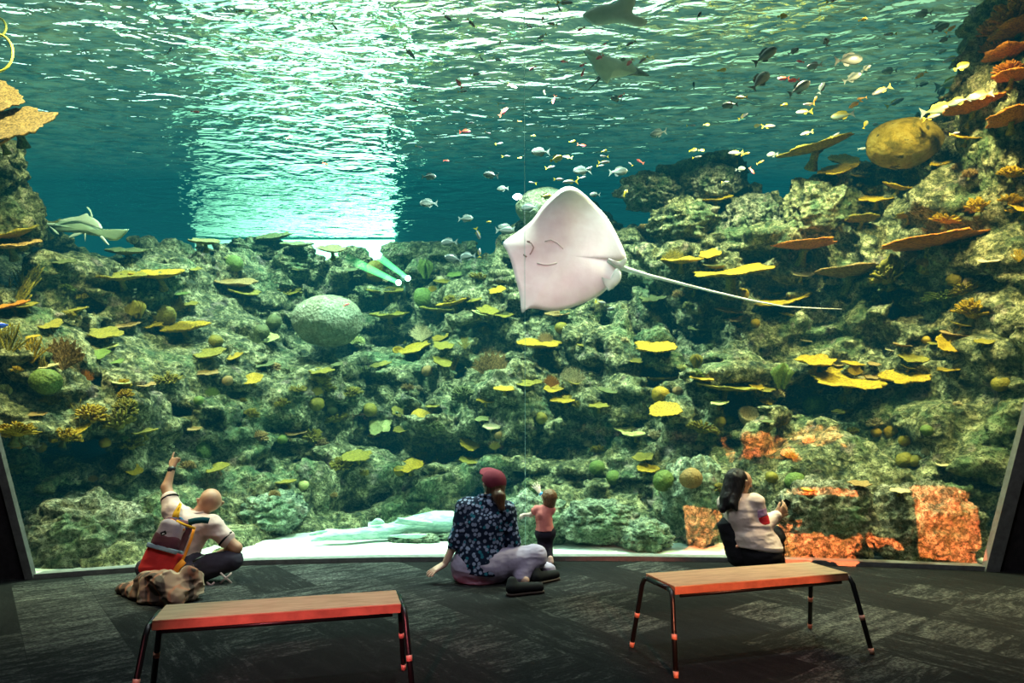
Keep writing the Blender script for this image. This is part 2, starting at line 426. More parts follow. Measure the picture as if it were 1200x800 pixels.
# ================================================================== REEF (implicit surface)
def rbf(P, v, smooth=1e-3):
    P = np.array(P, float); n = len(P)
    D = np.linalg.norm(P[:, None]-P[None], axis=2); A = np.zeros((n+3, n+3))
    A[:n, :n] = D+0*np.eye(n)*smooth; A[:n, n] = 1; A[:n, n+1:] = P; A[n, :n] = 1; A[n+1:, :n] = P.T
    w = np.linalg.lstsq(A, np.concatenate([v, [0, 0, 0]]), rcond=None)[0]
    def f(X):
        sh = X.shape[:-1]; X = X.reshape(-1, 2)
        D = np.linalg.norm(X[:, None]-P[None], axis=2)
        return (D@w[:n]+w[n]+X@w[n+1:]).reshape(sh)
    return f
face = [(-40, 660, 6.8), (0, 640, 6.8), (90, 650, 7.0), (200, 655, 7.2), (285, 640, 7.45), (350, 612, 8.6), (430, 610, 9.1), (520, 610, 9.2), (570, 612, 8.9), (630, 628, 8.0), (720, 640, 7.7), (800, 650, 7.4), (860, 655, 7.2), (960, 650, 7.3), (1060, 650, 7.2), (1180, 655, 7.0), (1260, 655, 7.0),
 (-40, 500, 6.6), (0, 500, 6.7), (90, 500, 6.9), (140, 500, 7.3), (200, 520, 8.1), (300, 500, 8.9), (450, 500, 9.7), (600, 500, 9.5), (740, 510, 8.9), (800, 500, 8.3), (900, 500, 8.2), (1050, 500, 7.7), (1180, 500, 6.9), (1260, 500, 6.7),
 (-40, 400, 6.9), (0, 400, 7.0), (90, 420, 7.5), (200, 410, 9.2), (300, 400, 10.1), (450, 400, 10.7), (600, 400, 10.2), (750, 400, 9.5), (900, 400, 8.8), (1050, 400, 8.0), (1180, 400, 7.0), (1260, 400, 6.7),
 (0, 300, 7.4), (60, 300, 8.2), (110, 330, 10.0), (200, 330, 11.4), (350, 310, 12.2), (480, 310, 12.0), (590, 330, 11), (680, 310, 10.4), (780, 300, 9.9), (900, 300, 9.3), (1050, 300, 8.4), (1180, 300, 7.1), (1260, 300, 6.8),
 (0, 200, 7.6), (60, 220, 8.2), (20, 140, 7.8), (640, 250, 11), (740, 220, 10.6), (850, 220, 10.2), (960, 200, 9.6), (1060, 220, 8.8), (1180, 200, 7.3), (1190, 80, 7.3), (1180, 10, 7.4), (1260, 60, 6.8)]
fp = [at(*q) for q in face]
fD = rbf([(p.x, p.z*1.3) for p in fp], np.array([p.y for p in fp]))
top = [(-60, 60, 7.7), (0, 100, 7.8), (20, 150, 8.0), (42, 205, 8.3), (66, 285, 8.9), (100, 312, 10), (140, 318, 11), (200, 318, 12), (260, 316, 12.3), (330, 306, 12.6), (400, 316, 12.6), (450, 306, 12.4), (500, 302, 12.1), (560, 305, 11.7), (598, 290, 11.4), (620, 250, 11), (660, 232, 10.8), (690, 215, 10.7), (730, 206, 10.6), (800, 206, 10.5), (870, 210, 10.3), (900, 236, 10.1), (925, 240, 9.9), (950, 205, 9.6), (1000, 195, 9.2), (1060, 200, 8.9), (1100, 170, 8.3), (1130, 120, 7.8), (1150, 50, 7.6), (1175, -20, 7.5), (1240, -80, 7.3)]
tp = [at(*q) for q in top]
fZ = rbf([(p.x, p.y) for p in tp], np.array([p.z for p in tp]))
h = .05
x0, x1, y0, y1, z0, z1 = -9.2, 8.6, 6.1, 14.6, -.25, 6.35
gx = np.arange(x0, x1, h, dtype=np.float32); gy = np.arange(y0, y1, h, dtype=np.float32); gz = np.arange(z0, z1, h, dtype=np.float32)
XZ = np.stack(np.meshgrid(gx, gz*1.3, indexing='ij'), -1); D = fD(XZ[::2, ::2])
D = np.repeat(np.repeat(D, 2, 0), 2, 1)[:len(gx), :len(gz)].astype(np.float32)
# smooth the doubled samples
D = (np.roll(D, 1, 0)+D+np.roll(D, -1, 0))/3; D = (np.roll(D, 1, 1)+D+np.roll(D, -1, 1))/3
XY = np.stack(np.meshgrid(gx, gy, indexing='ij'), -1); Z = fZ(XY[::2, ::2]); Z = np.repeat(np.repeat(Z, 2, 0), 2, 1)[:len(gx), :len(gy)].astype(np.float32)
Z = np.minimum(Z, 6.0)
f = .72*(D[:, None, :]-gy[None, :, None])
g = .85*(gz[None, None, :]-Z[:, :, None])
k = .35; hh = np.clip(.5+.5*(f-g)/k, 0, 1); val = g*(1-hh)+f*hh+k*hh*(1-hh)   # smooth max
del f, g, hh
band = np.abs(val) < 1.15
I, J, K = np.nonzero(band)
P = np.stack([gx[I], gy[J], gz[K]], 1)
warp = np.stack([vnoise(P*.9+5), vnoise(P*.9+25), vnoise(P*.9+45)], 1)-.5
Pw = P+warp*.5
def billow(p, oct):
    s_ = 0; a = 1; t_ = 0
    for o in range(oct): s_ = s_+a*np.abs(2*vnoise(p*(2.1**o)+o*7.7)-1); t_ += a; a *= .5
    return s_/t_
d = fbm(Pw*np.array([.5, .5, 1.1], np.float32), 2)*1.25           # big terraces
d += (billow(Pw*np.array([1.05, 1.05, 1.5], np.float32)+9, 2)-.42)*.95    # rounded boulders with creases
d += fbm(Pw*np.array([2.2, 2.2, 5.2], np.float32)+31, 2, ridged=True)*.42 # shelves
d += (billow(P*np.array([4.5, 4.5, 5.5], np.float32)+3, 2)-.4)*.22
d += .05
cap_ = .14+.9*np.clip((P[:, 0]+.2)/5-.55, 0, 1)
zt = np.interp(P[:, 2], [3.6, 4.6], [0, 1]); d = np.where(d > cap_, d*(1-zt)+zt*cap_, d)
v = val[I, J, K]-d
# carved caves: (px, py, radius px wide, tall)
cn = fbm(P*np.array([2.5, 2.5, 4], np.float32)+70, 3)*.75
caves = [(95, 452, 26, 15), (200, 487, 38, 14), (60, 528, 60, 12), (195, 275, 30, 28), (1045, 520, 26, 20), (395, 415, 40, 14), (1078, 352, 22, 20), (780, 440, 30, 16), (60, 350, 16, 24), (540, 440, 25, 12), (860, 470, 30, 16), (970, 250, 30, 14), (820, 385, 22, 16), (690, 340, 60, 20), (840, 590, 14, 20), (330, 545, 30, 14)]
for (px, py, rw, rh) in caves:
    r_ = ray(px, py); best = None
    for Y in np.arange(6.2, 13, .05):
        q = at(px, py, float(Y))
        if q.y > float(fD(np.array([[q.x, q.z*1.3]]))[0]): best = q; break
    if best is None: continue
    Yc = best.y; R1, R2 = rw*Yc/F, rh*Yc/F
    dd = (np.sqrt(((P[:, 0]-best.x)/R1)**2+((P[:, 1]-Yc)/(.8))**2+((P[:, 2]-best.z)/R2)**2)-1)*min(R1, R2)
    v = np.maximum(v, -(dd+cn))
val[I, J, K] = v
az = np.abs(gx[:, None])/(gy[None, :]) > .93
val[az, :] = np.maximum(val[az, :], .01)
val[0], val[-1], val[:, -1], val[:, :, 0] = 1, 1, 1, 1
P, Q = surface_nets(val, (x0, y0, z0), h)
lab = np.arange(len(P)); E_ = np.concatenate([Q[:, [0, 1]], Q[:, [1, 2]], Q[:, [2, 3]], Q[:, [3, 0]]])
for _ in range(60):
    m_ = np.minimum(lab[E_[:, 0]], lab[E_[:, 1]]); n_ = lab.copy(); np.minimum.at(n_, E_[:, 0], m_); np.minimum.at(n_, E_[:, 1], m_)
    np.minimum.at(n_, lab[E_[:, 0]], m_); np.minimum.at(n_, lab[E_[:, 1]], m_); n_ = n_[n_]
    if (n_ == lab).all(): break
    lab = n_
main = np.bincount(lab).argmax(); keepv = lab == main; remap = np.cumsum(keepv)-1
Q = remap[Q[keepv[Q[:, 0]]]]; P = P[keepv]
del val
me = np_mesh('reef_wall', P, Q)
nr = np.empty(len(P)*3, np.float32); me.vertices.foreach_get('normal', nr); nr = nr.reshape(-1, 3)
P = P+nr*(fbm(P*11, 3, .6, ridged=True)*.07)[:, None]
P[:, 1] = np.maximum(P[:, 1], np.interp(P[:, 0], [b.x for b in BASE], [b.y for b in BASE])-OH*P[:, 2]+.10)
me.vertices.foreach_set('co', P.astype(np.float32).ravel()); me.update()
print('reef verts', len(P), 'quads', len(Q))
def rock_mat(name, light=(.52, .46, .25), mid=(.17, .165, .07), dark=(.018, .028, .016), pink=(.42, .28, .26), sc=1.0, bs=1.0, green=(.12, .22, .10)):
    t = NT(name); v = t.coord('Object')
    a = t.noise(v, 7*sc, 8, .72, .3); b = t.noise(v, 1.1*sc, 4, .6); g = t.noise(v, 2.6*sc+.7, 3, .6)
    c = t.ramp(a, [(.38, dark), (.49, mid), (.59, light), (.72, tuple(min(1, x*1.45) for x in light))])
    c = t.mix(t.ramp(b, [(.52, (0, 0, 0)), (.62, (.55, .55, .55))]), c, green)
    c = t.mix(t.ramp(g, [(.60, (0, 0, 0)), (.70, (.6, .6, .6))]), c, pink)
    w = t.noise(v, 26*sc, 4, .75)
    c = t.mix(t.ramp(w, [(.40, (.75, .75, .75)), (.52, (0, 0, 0))]), c, dark)
    pit = t.voro(v, 34*sc); c = t.mix(t.ramp(pit, [(.12, (.85, .85, .85)), (.30, (0, 0, 0))]), c, dark)
    vo = t.voro(v, 15*sc); hg = t.math('ADD', t.math('MULTIPLY', a, 1.2), t.math('ADD', t.math('MULTIPLY', w, .5), t.math('MULTIPLY', vo, .75)))
    n_ = t.bump(hg, 1.0, .13*bs)
    t.bsdf(c, .85, n_, .25); return t.m
M_rock = rock_mat('reef_rock')
me.materials.append(M_rock)
reef = bpy.data.objects.new('reef_rockwork', me); COL.objects.link(reef); reef['kind'] = 'structure'
REEF = BVHTree.FromPolygons(P.tolist(), Q.tolist())
def hit(px, py, fallback=9.0, tree=None):
    o = Vector((0, 0, H)); r = ray(px, py).normalized()
    # start behind the glass
    best = None
    for T in ([REEF]+EXTRA if tree is None else [tree]):
        l, n, i, d_ = T.ray_cast(o+r*4.4, r, 20)
        if l is not None and (best is None or (l-o).length < best[2]): best = (l, n, (l-o).length)
    if best is None: return at(px, py, fallback), Vector((0, -1, 0)), False
    n = best[1]
    if n.dot(r) > 0: n = -n
    return best[0], n, True
EXTRA = []
# ================================================================== BOULDERS AND CORALS
LAND = [('the white-bellied stingray', 662, 290), ('the pale rounded boulder', 385, 375), ('the yellow boulder', 1060, 165), ('the crouching person', 872, 600),
        ('the pointing person', 225, 600), ('the seated adult', 565, 600), ('the toddler', 640, 605), ('the eagle ray', 718, 78), ('the guitarfish', 98, 266), ('the green beam lamp', 472, 328),
        ('the top right orange corals', 1170, 60), ('the left window edge', 12, 480), ('the right window edge', 1180, 520), ('the zebra shark', 440, 620)]
_items = []
def rel(px, py):
    best = min(LAND, key=lambda L: math.hypot(px-L[1], (py-L[2])*1.2)); dx, dy = px-best[1], py-best[2]
    if abs(dx) > 1.6*abs(dy): w = 'left of' if dx < 0 else 'right of'
    elif abs(dy) > 1.6*abs(dx): w = 'above' if dy < 0 else 'below'
    else: w = ('above' if dy < 0 else 'below')+' and '+('left' if dx < 0 else 'right')+' of'
    return best, w, math.hypot(dx, dy)
def register(o, look, px, py, cat, group=None):
    b, w, dist = rel(px, py); _items.append((o, look, b[0], w, dist, cat, group))
ORD = ['nearest', 'second nearest', 'third nearest', 'fourth nearest', 'fifth nearest', 'sixth nearest', 'seventh nearest', 'eighth nearest', 'ninth nearest', 'tenth nearest', 'eleventh nearest', 'twelfth nearest']
def write_labels():
    d = {}
    for it in _items: d.setdefault((it[1], it[2], it[3]), []).append(it)
    for (look, lm, w), L in d.items():
        L.sort(key=lambda i: i[4])
        for k, it in enumerate(L):
            nth = '' if len(L) == 1 else (', '+ORD[min(k, 11)]+' one')
            where = w+' '+lm
            it[0]['label'] = f'{look} {where}{nth}'; it[0]['category'] = it[5]
            if it[6]: it[0]['group'] = it[6]
def rock_ball(name, c, r, seed=0, amp=.25, f1=1.2, sub=6, mat=None, pit=.12, **k):
    bm = bmesh.new(); bmesh.ops.create_icosphere(bm, subdivisions=sub, radius=1.0)
    P = np.array([v.co[:] for v in bm.verts], np.float32)
    Pn = P*f1+seed*3.7
    dis = 1+fbm(Pn, 4)*amp*2+(fbm(P*4+seed, 3, .6, ridged=True))*pit
    if pit > .05: dis = dis+(billow(P*2.3+seed*1.7, 3)-.42)*.42+fbm(P*np.array([3, 3, 8], np.float32)+seed, 2)*.22
    P = P*dis[:, None]*np.array(r, np.float32)
    for v, p in zip(bm.verts, P): v.co = p
    me = bpy.data.meshes.new(name); bm.to_mesh(me); bm.free(); me.polygons.foreach_set('use_smooth', [True]*len(me.polygons))
    o = link(name, me, mat, None, c)
    bpy.context.view_layer.update()
    return props(o, **k)
def add_tree(o):
    me = o.data; V = [o.location+v.co for v in me.vertices]
    EXTRA.append(BVHTree.FromPolygons(V, [list(p.vertices) for p in me.polygons]))
M_rock_pale = rock_mat('pale_rough_rock', light=(.34, .34, .23), mid=(.28, .28, .18), dark=(.18, .19, .12), sc=1.6, bs=.35, pink=(.5, .5, .42), green=(.38, .46, .33))
M_rock_warm = rock_mat('rough_pitted_rock', light=(.66, .58, .42), mid=(.26, .24, .15), dark=(.03, .04, .025), sc=1.3, bs=1.0)
M_rock_low = rock_mat('mint_lit_rock', light=(.55, .60, .42), mid=(.25, .30, .20), dark=(.04, .07, .05), sc=1.2, bs=.8)
t = NT('yellow_boulder_crust'); v = t.coord('Object')
c = t.ramp(t.noise(v, 5.5, 7, .72, .4), [(.36, (.14, .10, .015)), (.50, (.36, .23, .03)), (.62, (.46, .32, .07))])
c = t.mix(t.ramp(t.noise(v, 4.6, 3, .55), [(.60, (0, 0, 0)), (.64, (.9, .9, .9))]), c, (.04, .04, .02))
t.bsdf(c, .85, t.bump(t.noise(v, 16, 6, .75), 1.0, .06), .2); M_yboul = t.m
def boulder(px, py, Y, rw, rh, rd, seed, mat, label, amp=.2, pit=.12, tree=True, dz=0):
    c = at(px, py, Y); o = rock_ball('boulder', c, (rw*Y/F, rd, rh*Y/F), seed, amp, mat=mat, pit=pit, label=label, cat='boulder')
    for v in o.data.vertices:
        w = c+v.co; g_ = glass_y(w.x, w.z)+.10
        if w.y < g_: v.co.y += g_-w.y
    o.data.update()
    if tree: add_tree(o)
    return o
boulder(95, 630, 7.0, 66, 50, .5, 1, M_rock_warm, 'large pitted tan boulder behind the glass left of the pointing person', .16, .2)
boulder(384, 376, 9.9, 41, 31, .42, 2, M_rock_pale, 'pale green rounded smooth boulder on the reef slope', .10, .02)
boulder(1060, 168, 8.3, 44, 29, .4, 3, M_yboul, 'yellow rounded boulder with dark patches on top of the right reef', .09, .015)
boulder(322, 600, 8.2, 36, 24, .4, 4, M_rock_low, 'green grey boulder sitting at the sand edge right of the pointing person', .18, .12)
boulder(628, 612, 7.7, 42, 32, .35, 5, M_rock_low, 'mint grey boulder on the sand directly behind the toddler', .18, .15)
boulder(700, 612, 7.6, 46, 26, .35, 6, M_rock_low, 'low mottled boulder on the sand right of the toddler', .18, .15)
boulder(755, 628, 7.4, 30, 20, .3, 17, M_rock_low, 'small flat boulder on the sand at the foot of the pillar rock', .15, .15)
boulder(815, 585, 7.6, 34, 52, .35, 7, M_rock_low, 'tall upright pillar rock left of the crouching person', .15, .12)
boulder(965, 612, 7.0, 58, 52, .35, 8, M_rock_warm, 'big craggy boulder right of the crouching person', .2, .22)
boulder(1085, 620, 6.85, 60, 56, .3, 9, M_rock_warm, 'big craggy boulder in the lower right corner of the tank', .2, .2)
boulder(905, 640, 7.0, 36, 26, .25, 10, M_rock_warm, 'low rounded boulder beside the knees of the crouching person', .16, .2)
boulder(640, 244, 10.6, 36, 24, .45, 11, M_rock_pale, 'pale yellowish boulder on the reef crest behind the big stingray', .1, .03)
boulder(965, 245, 9.2, 48, 44, .5, 12, M_rock, 'dark rounded outcrop below the yellow boulder', .14, .08)
boulder(800, 262, 9.9, 40, 30, .5, 13, M_rock, 'dark smooth outcrop right of the big stingray', .12, .06)
boulder(195, 345, 10.5, 34, 30, .5, 14, M_rock, 'dark rounded outcrop behind the thin yellow plate coral on the left reef', .14, .06)
boulder(485, 632, 7.75, 30, 8, .16, 15, M_rock_low, 'flat pale green stone on the sand in front of the zebra shark', .12, .06, tree=False)
boulder(530, 631, 7.9, 24, 8, .16, 16, M_rock_low, 'small flat pale stone half hidden behind the seated adult', .12, .06, tree=False)
boulder(-18, 190, 7.4, 44, 46, .35, 28, M_rock, 'dark rock carrying the brown plate corals at the left edge', .2, .12)
boulder(8, 255, 7.7, 38, 52, .4, 18, M_rock, 'dark upright rock behind the guitarfish at the left', .2, .12)
boulder(1165, 150, 7.4, 34, 90, .4, 19, M_rock, 'steep dark rock column at the right edge', .2, .12)
boulder(300, 300, 12, 42, 20, .6, 20, M_rock, 'hazy rock knoll under the green glow', .2, .12)
boulder(350, 313, 11.6, 30, 26, .5, 21, M_rock, 'dark round outcrop below the flat silhouetted coral plates', .14, .08)
boulder(880, 262, 9.9, 36, 34, .4, 22, M_rock_warm, 'tan knobbly crag on the crest left of the yellow boulder', .25, .2)
boulder(760, 225, 10.3, 34, 22, .4, 23, M_rock_warm, 'knobbly crag on the crest right of the big stingray', .28, .25)
boulder(835, 218, 10.2, 30, 22, .4, 24, M_rock_warm, 'upper knobbly crag on the crest between two dark outcrops', .28, .25)
# ---- coral colours
def coral_mat(name, a, b, bs=42, rim=None):
    t = NT(name); v = t.coord('Object')
    c = t.ramp(t.noise(v, 9, 5, .65), [(.32, a), (.66, b)])
    sp = t.n('ShaderNodeTexVoronoi'); t.l(v, sp.inputs['Vector']); sp.inputs['Scale'].default_value = bs/2.6
    c = t.mix(t.ramp(sp.outputs[0], [(.35, (0, 0, 0)), (.75, (.75, .75, .75))]), c, tuple(x*.35 for x in a))
    t.bsdf(c, .75, t.bump(sp.outputs[0], -1.0, .05), .3); return t.m
CC = {
 'y': ('bright yellow', coral_mat('yellow_coral', (.25, .135, .003), (.43, .27, .005))),
 'o': ('olive yellow', coral_mat('olive_coral', (.12, .09, .006), (.25, .19, .012))),
 'b': ('brown', coral_mat('brown_coral', (.16, .09, .03), (.34, .20, .06))),
 'r': ('orange', coral_mat('orange_coral', (.30, .085, .004), (.50, .17, .008))),
 'g': ('green', coral_mat('green_coral', (.06, .10, .015), (.15, .19, .035))),
 'p': ('pale yellow', coral_mat('pale_coral', (.30, .28, .08), (.46, .44, .17))),
 'd': ('dark olive', coral_mat('dark_coral', (.05, .06, .02), (.14, .14, .04))),
 'k': ('tan', coral_mat('tan_coral', (.34, .25, .12), (.62, .48, .26))),
}
def plate_mesh(seed, lobes=5, dish=.12, thick=.07):
    """irregular plate of radius 1 in xy, stub-bumped rim"""
    rg = random.Random(seed); n = 56; ph = [rg.random()*6.28 for _ in range(6)]
    am = [rg.uniform(.02, .10) for _ in range(6)]
    def R(th): return 1+sum(am[k]*math.sin((k+2)*th+ph[k]) for k in range(5))*.8+.045*math.sin(17*th+ph[5])+.03*math.sin(29*th)
    rings = [0, .25, .5, .72, .88, .97, 1.0]; V = []; Fc = []
    def zt(r, th): return dish*r*r+.03*math.sin(5*th+ph[1])*r+.018*math.sin(9*r+7*th+ph[2])+rg.uniform(-.01, .01)
    V.append((0, 0, zt(0, 0)+thick/2))
    for r in rings[1:]:
        for k in range(n):
            th = 2*PI*k/n; q = R(th)*r; edge = thick*.5*(1 if r < .98 else .55)
            V.append((q*math.cos(th), q*math.sin(th), zt(r, th)+edge))
    m = len(rings)-1
    for k in range(n): Fc.append((0, 1+k, 1+(k+1) % n))
    for i in range(m-1):
        a = 1+i*n
        for k in range(n): Fc.append((a+k, a+n+k, a+n+(k+1) % n, a+(k+1) % n))
    b0 = len(V)
    for r in (1.0, .7, .35, .14):
        for k in range(n):
            th = 2*PI*k/n; q = R(th)*r*.985
            V.append((q*math.cos(th), q*math.sin(th), dish*r*r-thick*.5-(1-r)*.14))
    a = 1+(m-1)*n
    for k in range(n): Fc.append((a+k, b0+k, b0+(k+1) % n, a+(k+1) % n))
    for i in range(3):
        a = b0+i*n
        for k in range(n): Fc.append((a+k, a+n+k, a+n+(k+1) % n, a+(k+1) % n))
    Fc.append(tuple(b0+3*n+k for k in range(n)))
    return pymesh('plate', V, Fc)
PLATES = [plate_mesh(i) for i in range(6)]
mb = MB(); mb.tube([(0, 0, -.9), (.02, 0, -.55), (0, 0, -.25), (0, 0, -.06)], [.30, .17, .16, .30], 10); STALK = mb.mesh('stalk')
def brain_mesh(seed):
    bm = bmesh.new(); bmesh.ops.create_icosphere(bm, subdivisions=5, radius=1)
    P = np.array([v.co[:] for v in bm.verts], np.float32)
    Pw = P*3+seed*5; w = np.stack([vnoise(Pw), vnoise(Pw+30), vnoise(Pw+60)], 1)
    d = np.abs(np.sin((vnoise(P*2.6+w*1.2+seed)*26)))*.085+fbm(P*1.1+seed, 2)*.25
    for v, p in zip(bm.verts, P*(1+d)[:, None]): v.co = p
    me = bpy.data.meshes.new('brain_dome'); bm.to_mesh(me); bm.free(); me.polygons.foreach_set('use_smooth', [True]*len(me.polygons)); return me
BRAINS = [brain_mesh(i) for i in range(3)]
def bush_mesh(seed, n=46, flat=.75, rr=.075):
    rg = random.Random(seed); mb = MB()
    for i in range(n):
        z = rg.uniform(-.15, 1); th = i*2.399; r = math.sqrt(max(0, 1-z*z)); d = Vector((r*math.cos(th), r*math.sin(th), z*flat)).normalized()
        L = rg.uniform(.84, 1.04); k = Vector((rg.uniform(-.12, .12), rg.uniform(-.12, .12), .1))
        p1 = d*.3; p2 = d*L*.65+k*.5; p3 = d*L+k
        mb.tube([p1, p2, p3, p3+d*.05], [rr*1.2, rr*1.05, rr*1.15, rr*.6], 6)
        if i % 2 == 0:
            s = Vector((rg.uniform(-1, 1), rg.uniform(-1, 1), rg.uniform(-.2, 1))).normalized()*.28
            mb.tube([p2, p2+s*.6+d*.1, p2+s+d*.22], [rr, rr*.85, rr*.5], 5)
    mb.ball((0, 0, .05), (.42, .42, .36), 10, 7)
    return mb.mesh('branches')
BUSH = [bush_mesh(1, 110, .8, .06), bush_mesh(2, 120, .5, .055), bush_mesh(3, 90, .95, .068)]
def fan_mesh(seed):
    rg = random.Random(seed); mb = MB()
    def br(p, a, L, r, dep):
        q = p+Vector((math.sin(a), rg.uniform(-.12, .12)*L, math.cos(a)))*L
        m = (p+q)/2+Vector((rg.uniform(-.04, .04), 0, rg.uniform(-.03, .03)))
        mb.tube([p, m, q], [r, r*.85, r*.7], 4, cap=False)
        if dep == 0: return
        for s in (-1, 1): br(q, a+s*rg.uniform(.16, .46), L*rg.uniform(.70, .88), r*.72, dep-1)
        if dep > 1 and rg.random() < .55: br(m, a+rg.choice((-1, 1))*rg.uniform(.5, .8), L*.7, r*.6, dep-2)
    for a in (-.75, -.35, .05, .4, .8): br(Vector((0, 0, 0)), a, .34, .028, 5)
    # a thin mesh-like web between the branches
    n = 28; V = [(0, .01, 0)]
    for i in range(n+1):
        a = -1.15+2.3*i/n; R = 1.05+.12*math.sin(i*1.9+seed)+.05*math.sin(i*5.1); V.append((math.sin(a)*R, .01, math.cos(a)*R))
    mb.add(V, [(0, i+1, i+2) for i in range(n)])
    return mb.mesh('fan_blade')
FANS = [fan_mesh(1), fan_mesh(2)]
def ruffle_mesh(seed, n=4):
    """upright lettuce coral: several curved vertical blades"""
    rg = random.Random(seed); mb = MB()
    for j in range(n):
        a0 = rg.uniform(-.5, .5)+j*PI/n; N = 14; V = []; Fc = []
        for i in range(N+1):
            s = -1+2*i/N; hgt = (1-.35*s*s)*rg.uniform(.92, 1.08)
            for k in range(6):
                q = k/5; w = .14*math.sin(5*s+j)*q; x = s*(.35+.55*q)*.8; y = w+.25*(j-n/2)*q
                V.append((x*math.cos(a0)-y*math.sin(a0), x*math.sin(a0)+y*math.cos(a0), hgt*q*1.1))
        for i in range(N):
            for k in range(5): Fc.append((i*6+k, (i+1)*6+k, (i+1)*6+k+1, i*6+k+1))
        b = len(V); V2 = [(x+.03*math.sin(a0), y-.03*math.cos(a0)+.02, z) for x, y, z in V]
        mb.add(V+V2, Fc+[tuple(b+q for q in f)[::-1] for f in Fc]+[(i*6+5, (i+1)*6+5, b+(i+1)*6+5, b+i*6+5) for i in range(N)])
    return mb.mesh('blades')
RUFF = [ruffle_mesh(4), ruffle_mesh(8, 5)]
def cup_mesh():
    prof = [(.30, -.9), (.55, -.5), (.86, 0), (1, .45), (.97, .62), (.85, .60), (.78, .3), (.55, -.05), (.2, -.25), (0.01, -.28)]
    n = 40; V = []; Fc = []
    for r, z in prof:
        for k in range(n):
            q = r*(1+(.05 if k % 2 else -.04)*(1 if r > .5 else 0)); V.append((q*math.cos(2*PI*k/n), q*math.sin(2*PI*k/n), z))
    for i in range(len(prof)-1):
        for k in range(n): Fc.append((i*n+k, i*n+(k+1) % n, (i+1)*n+(k+1) % n, (i+1)*n+k))
    return pymesh('cup', V, Fc)
CUP = cup_mesh()
def whip_mesh(seed, n=14):
    rg = random.Random(seed); mb = MB()
    for i in range(n):
        a = rg.uniform(-.95, .95); L = rg.uniform(.7, 1.15); p = Vector((0, 0, 0)); P_ = [p.copy()]
        for k in range(6):
            a += rg.uniform(-.12, .12); p = p+Vector((math.sin(a), rg.uniform(-.2, .2), math.cos(a)))*L/6; P_.append(p.copy())
        mb.tube(P_, [.034]*6+[.015], 5)
        s = P_[3]; mb.tube([s, s+Vector((rg.uniform(-.3, .3), 0, .25)), s+Vector((rg.uniform(-.4, .4), 0, .5))], [.026, .022, .014], 5)
    return mb.mesh('whips')
WHIP = [whip_mesh(3), whip_mesh(5)]
_mc = {}
def meshmat(me, key):
    k = (me.name, key)
    if k not in _mc:
        m = me.copy(); m.materials.clear(); m.materials.append(CC[key][1]); _mc[k] = m
    return _mc[k]
_used = set()
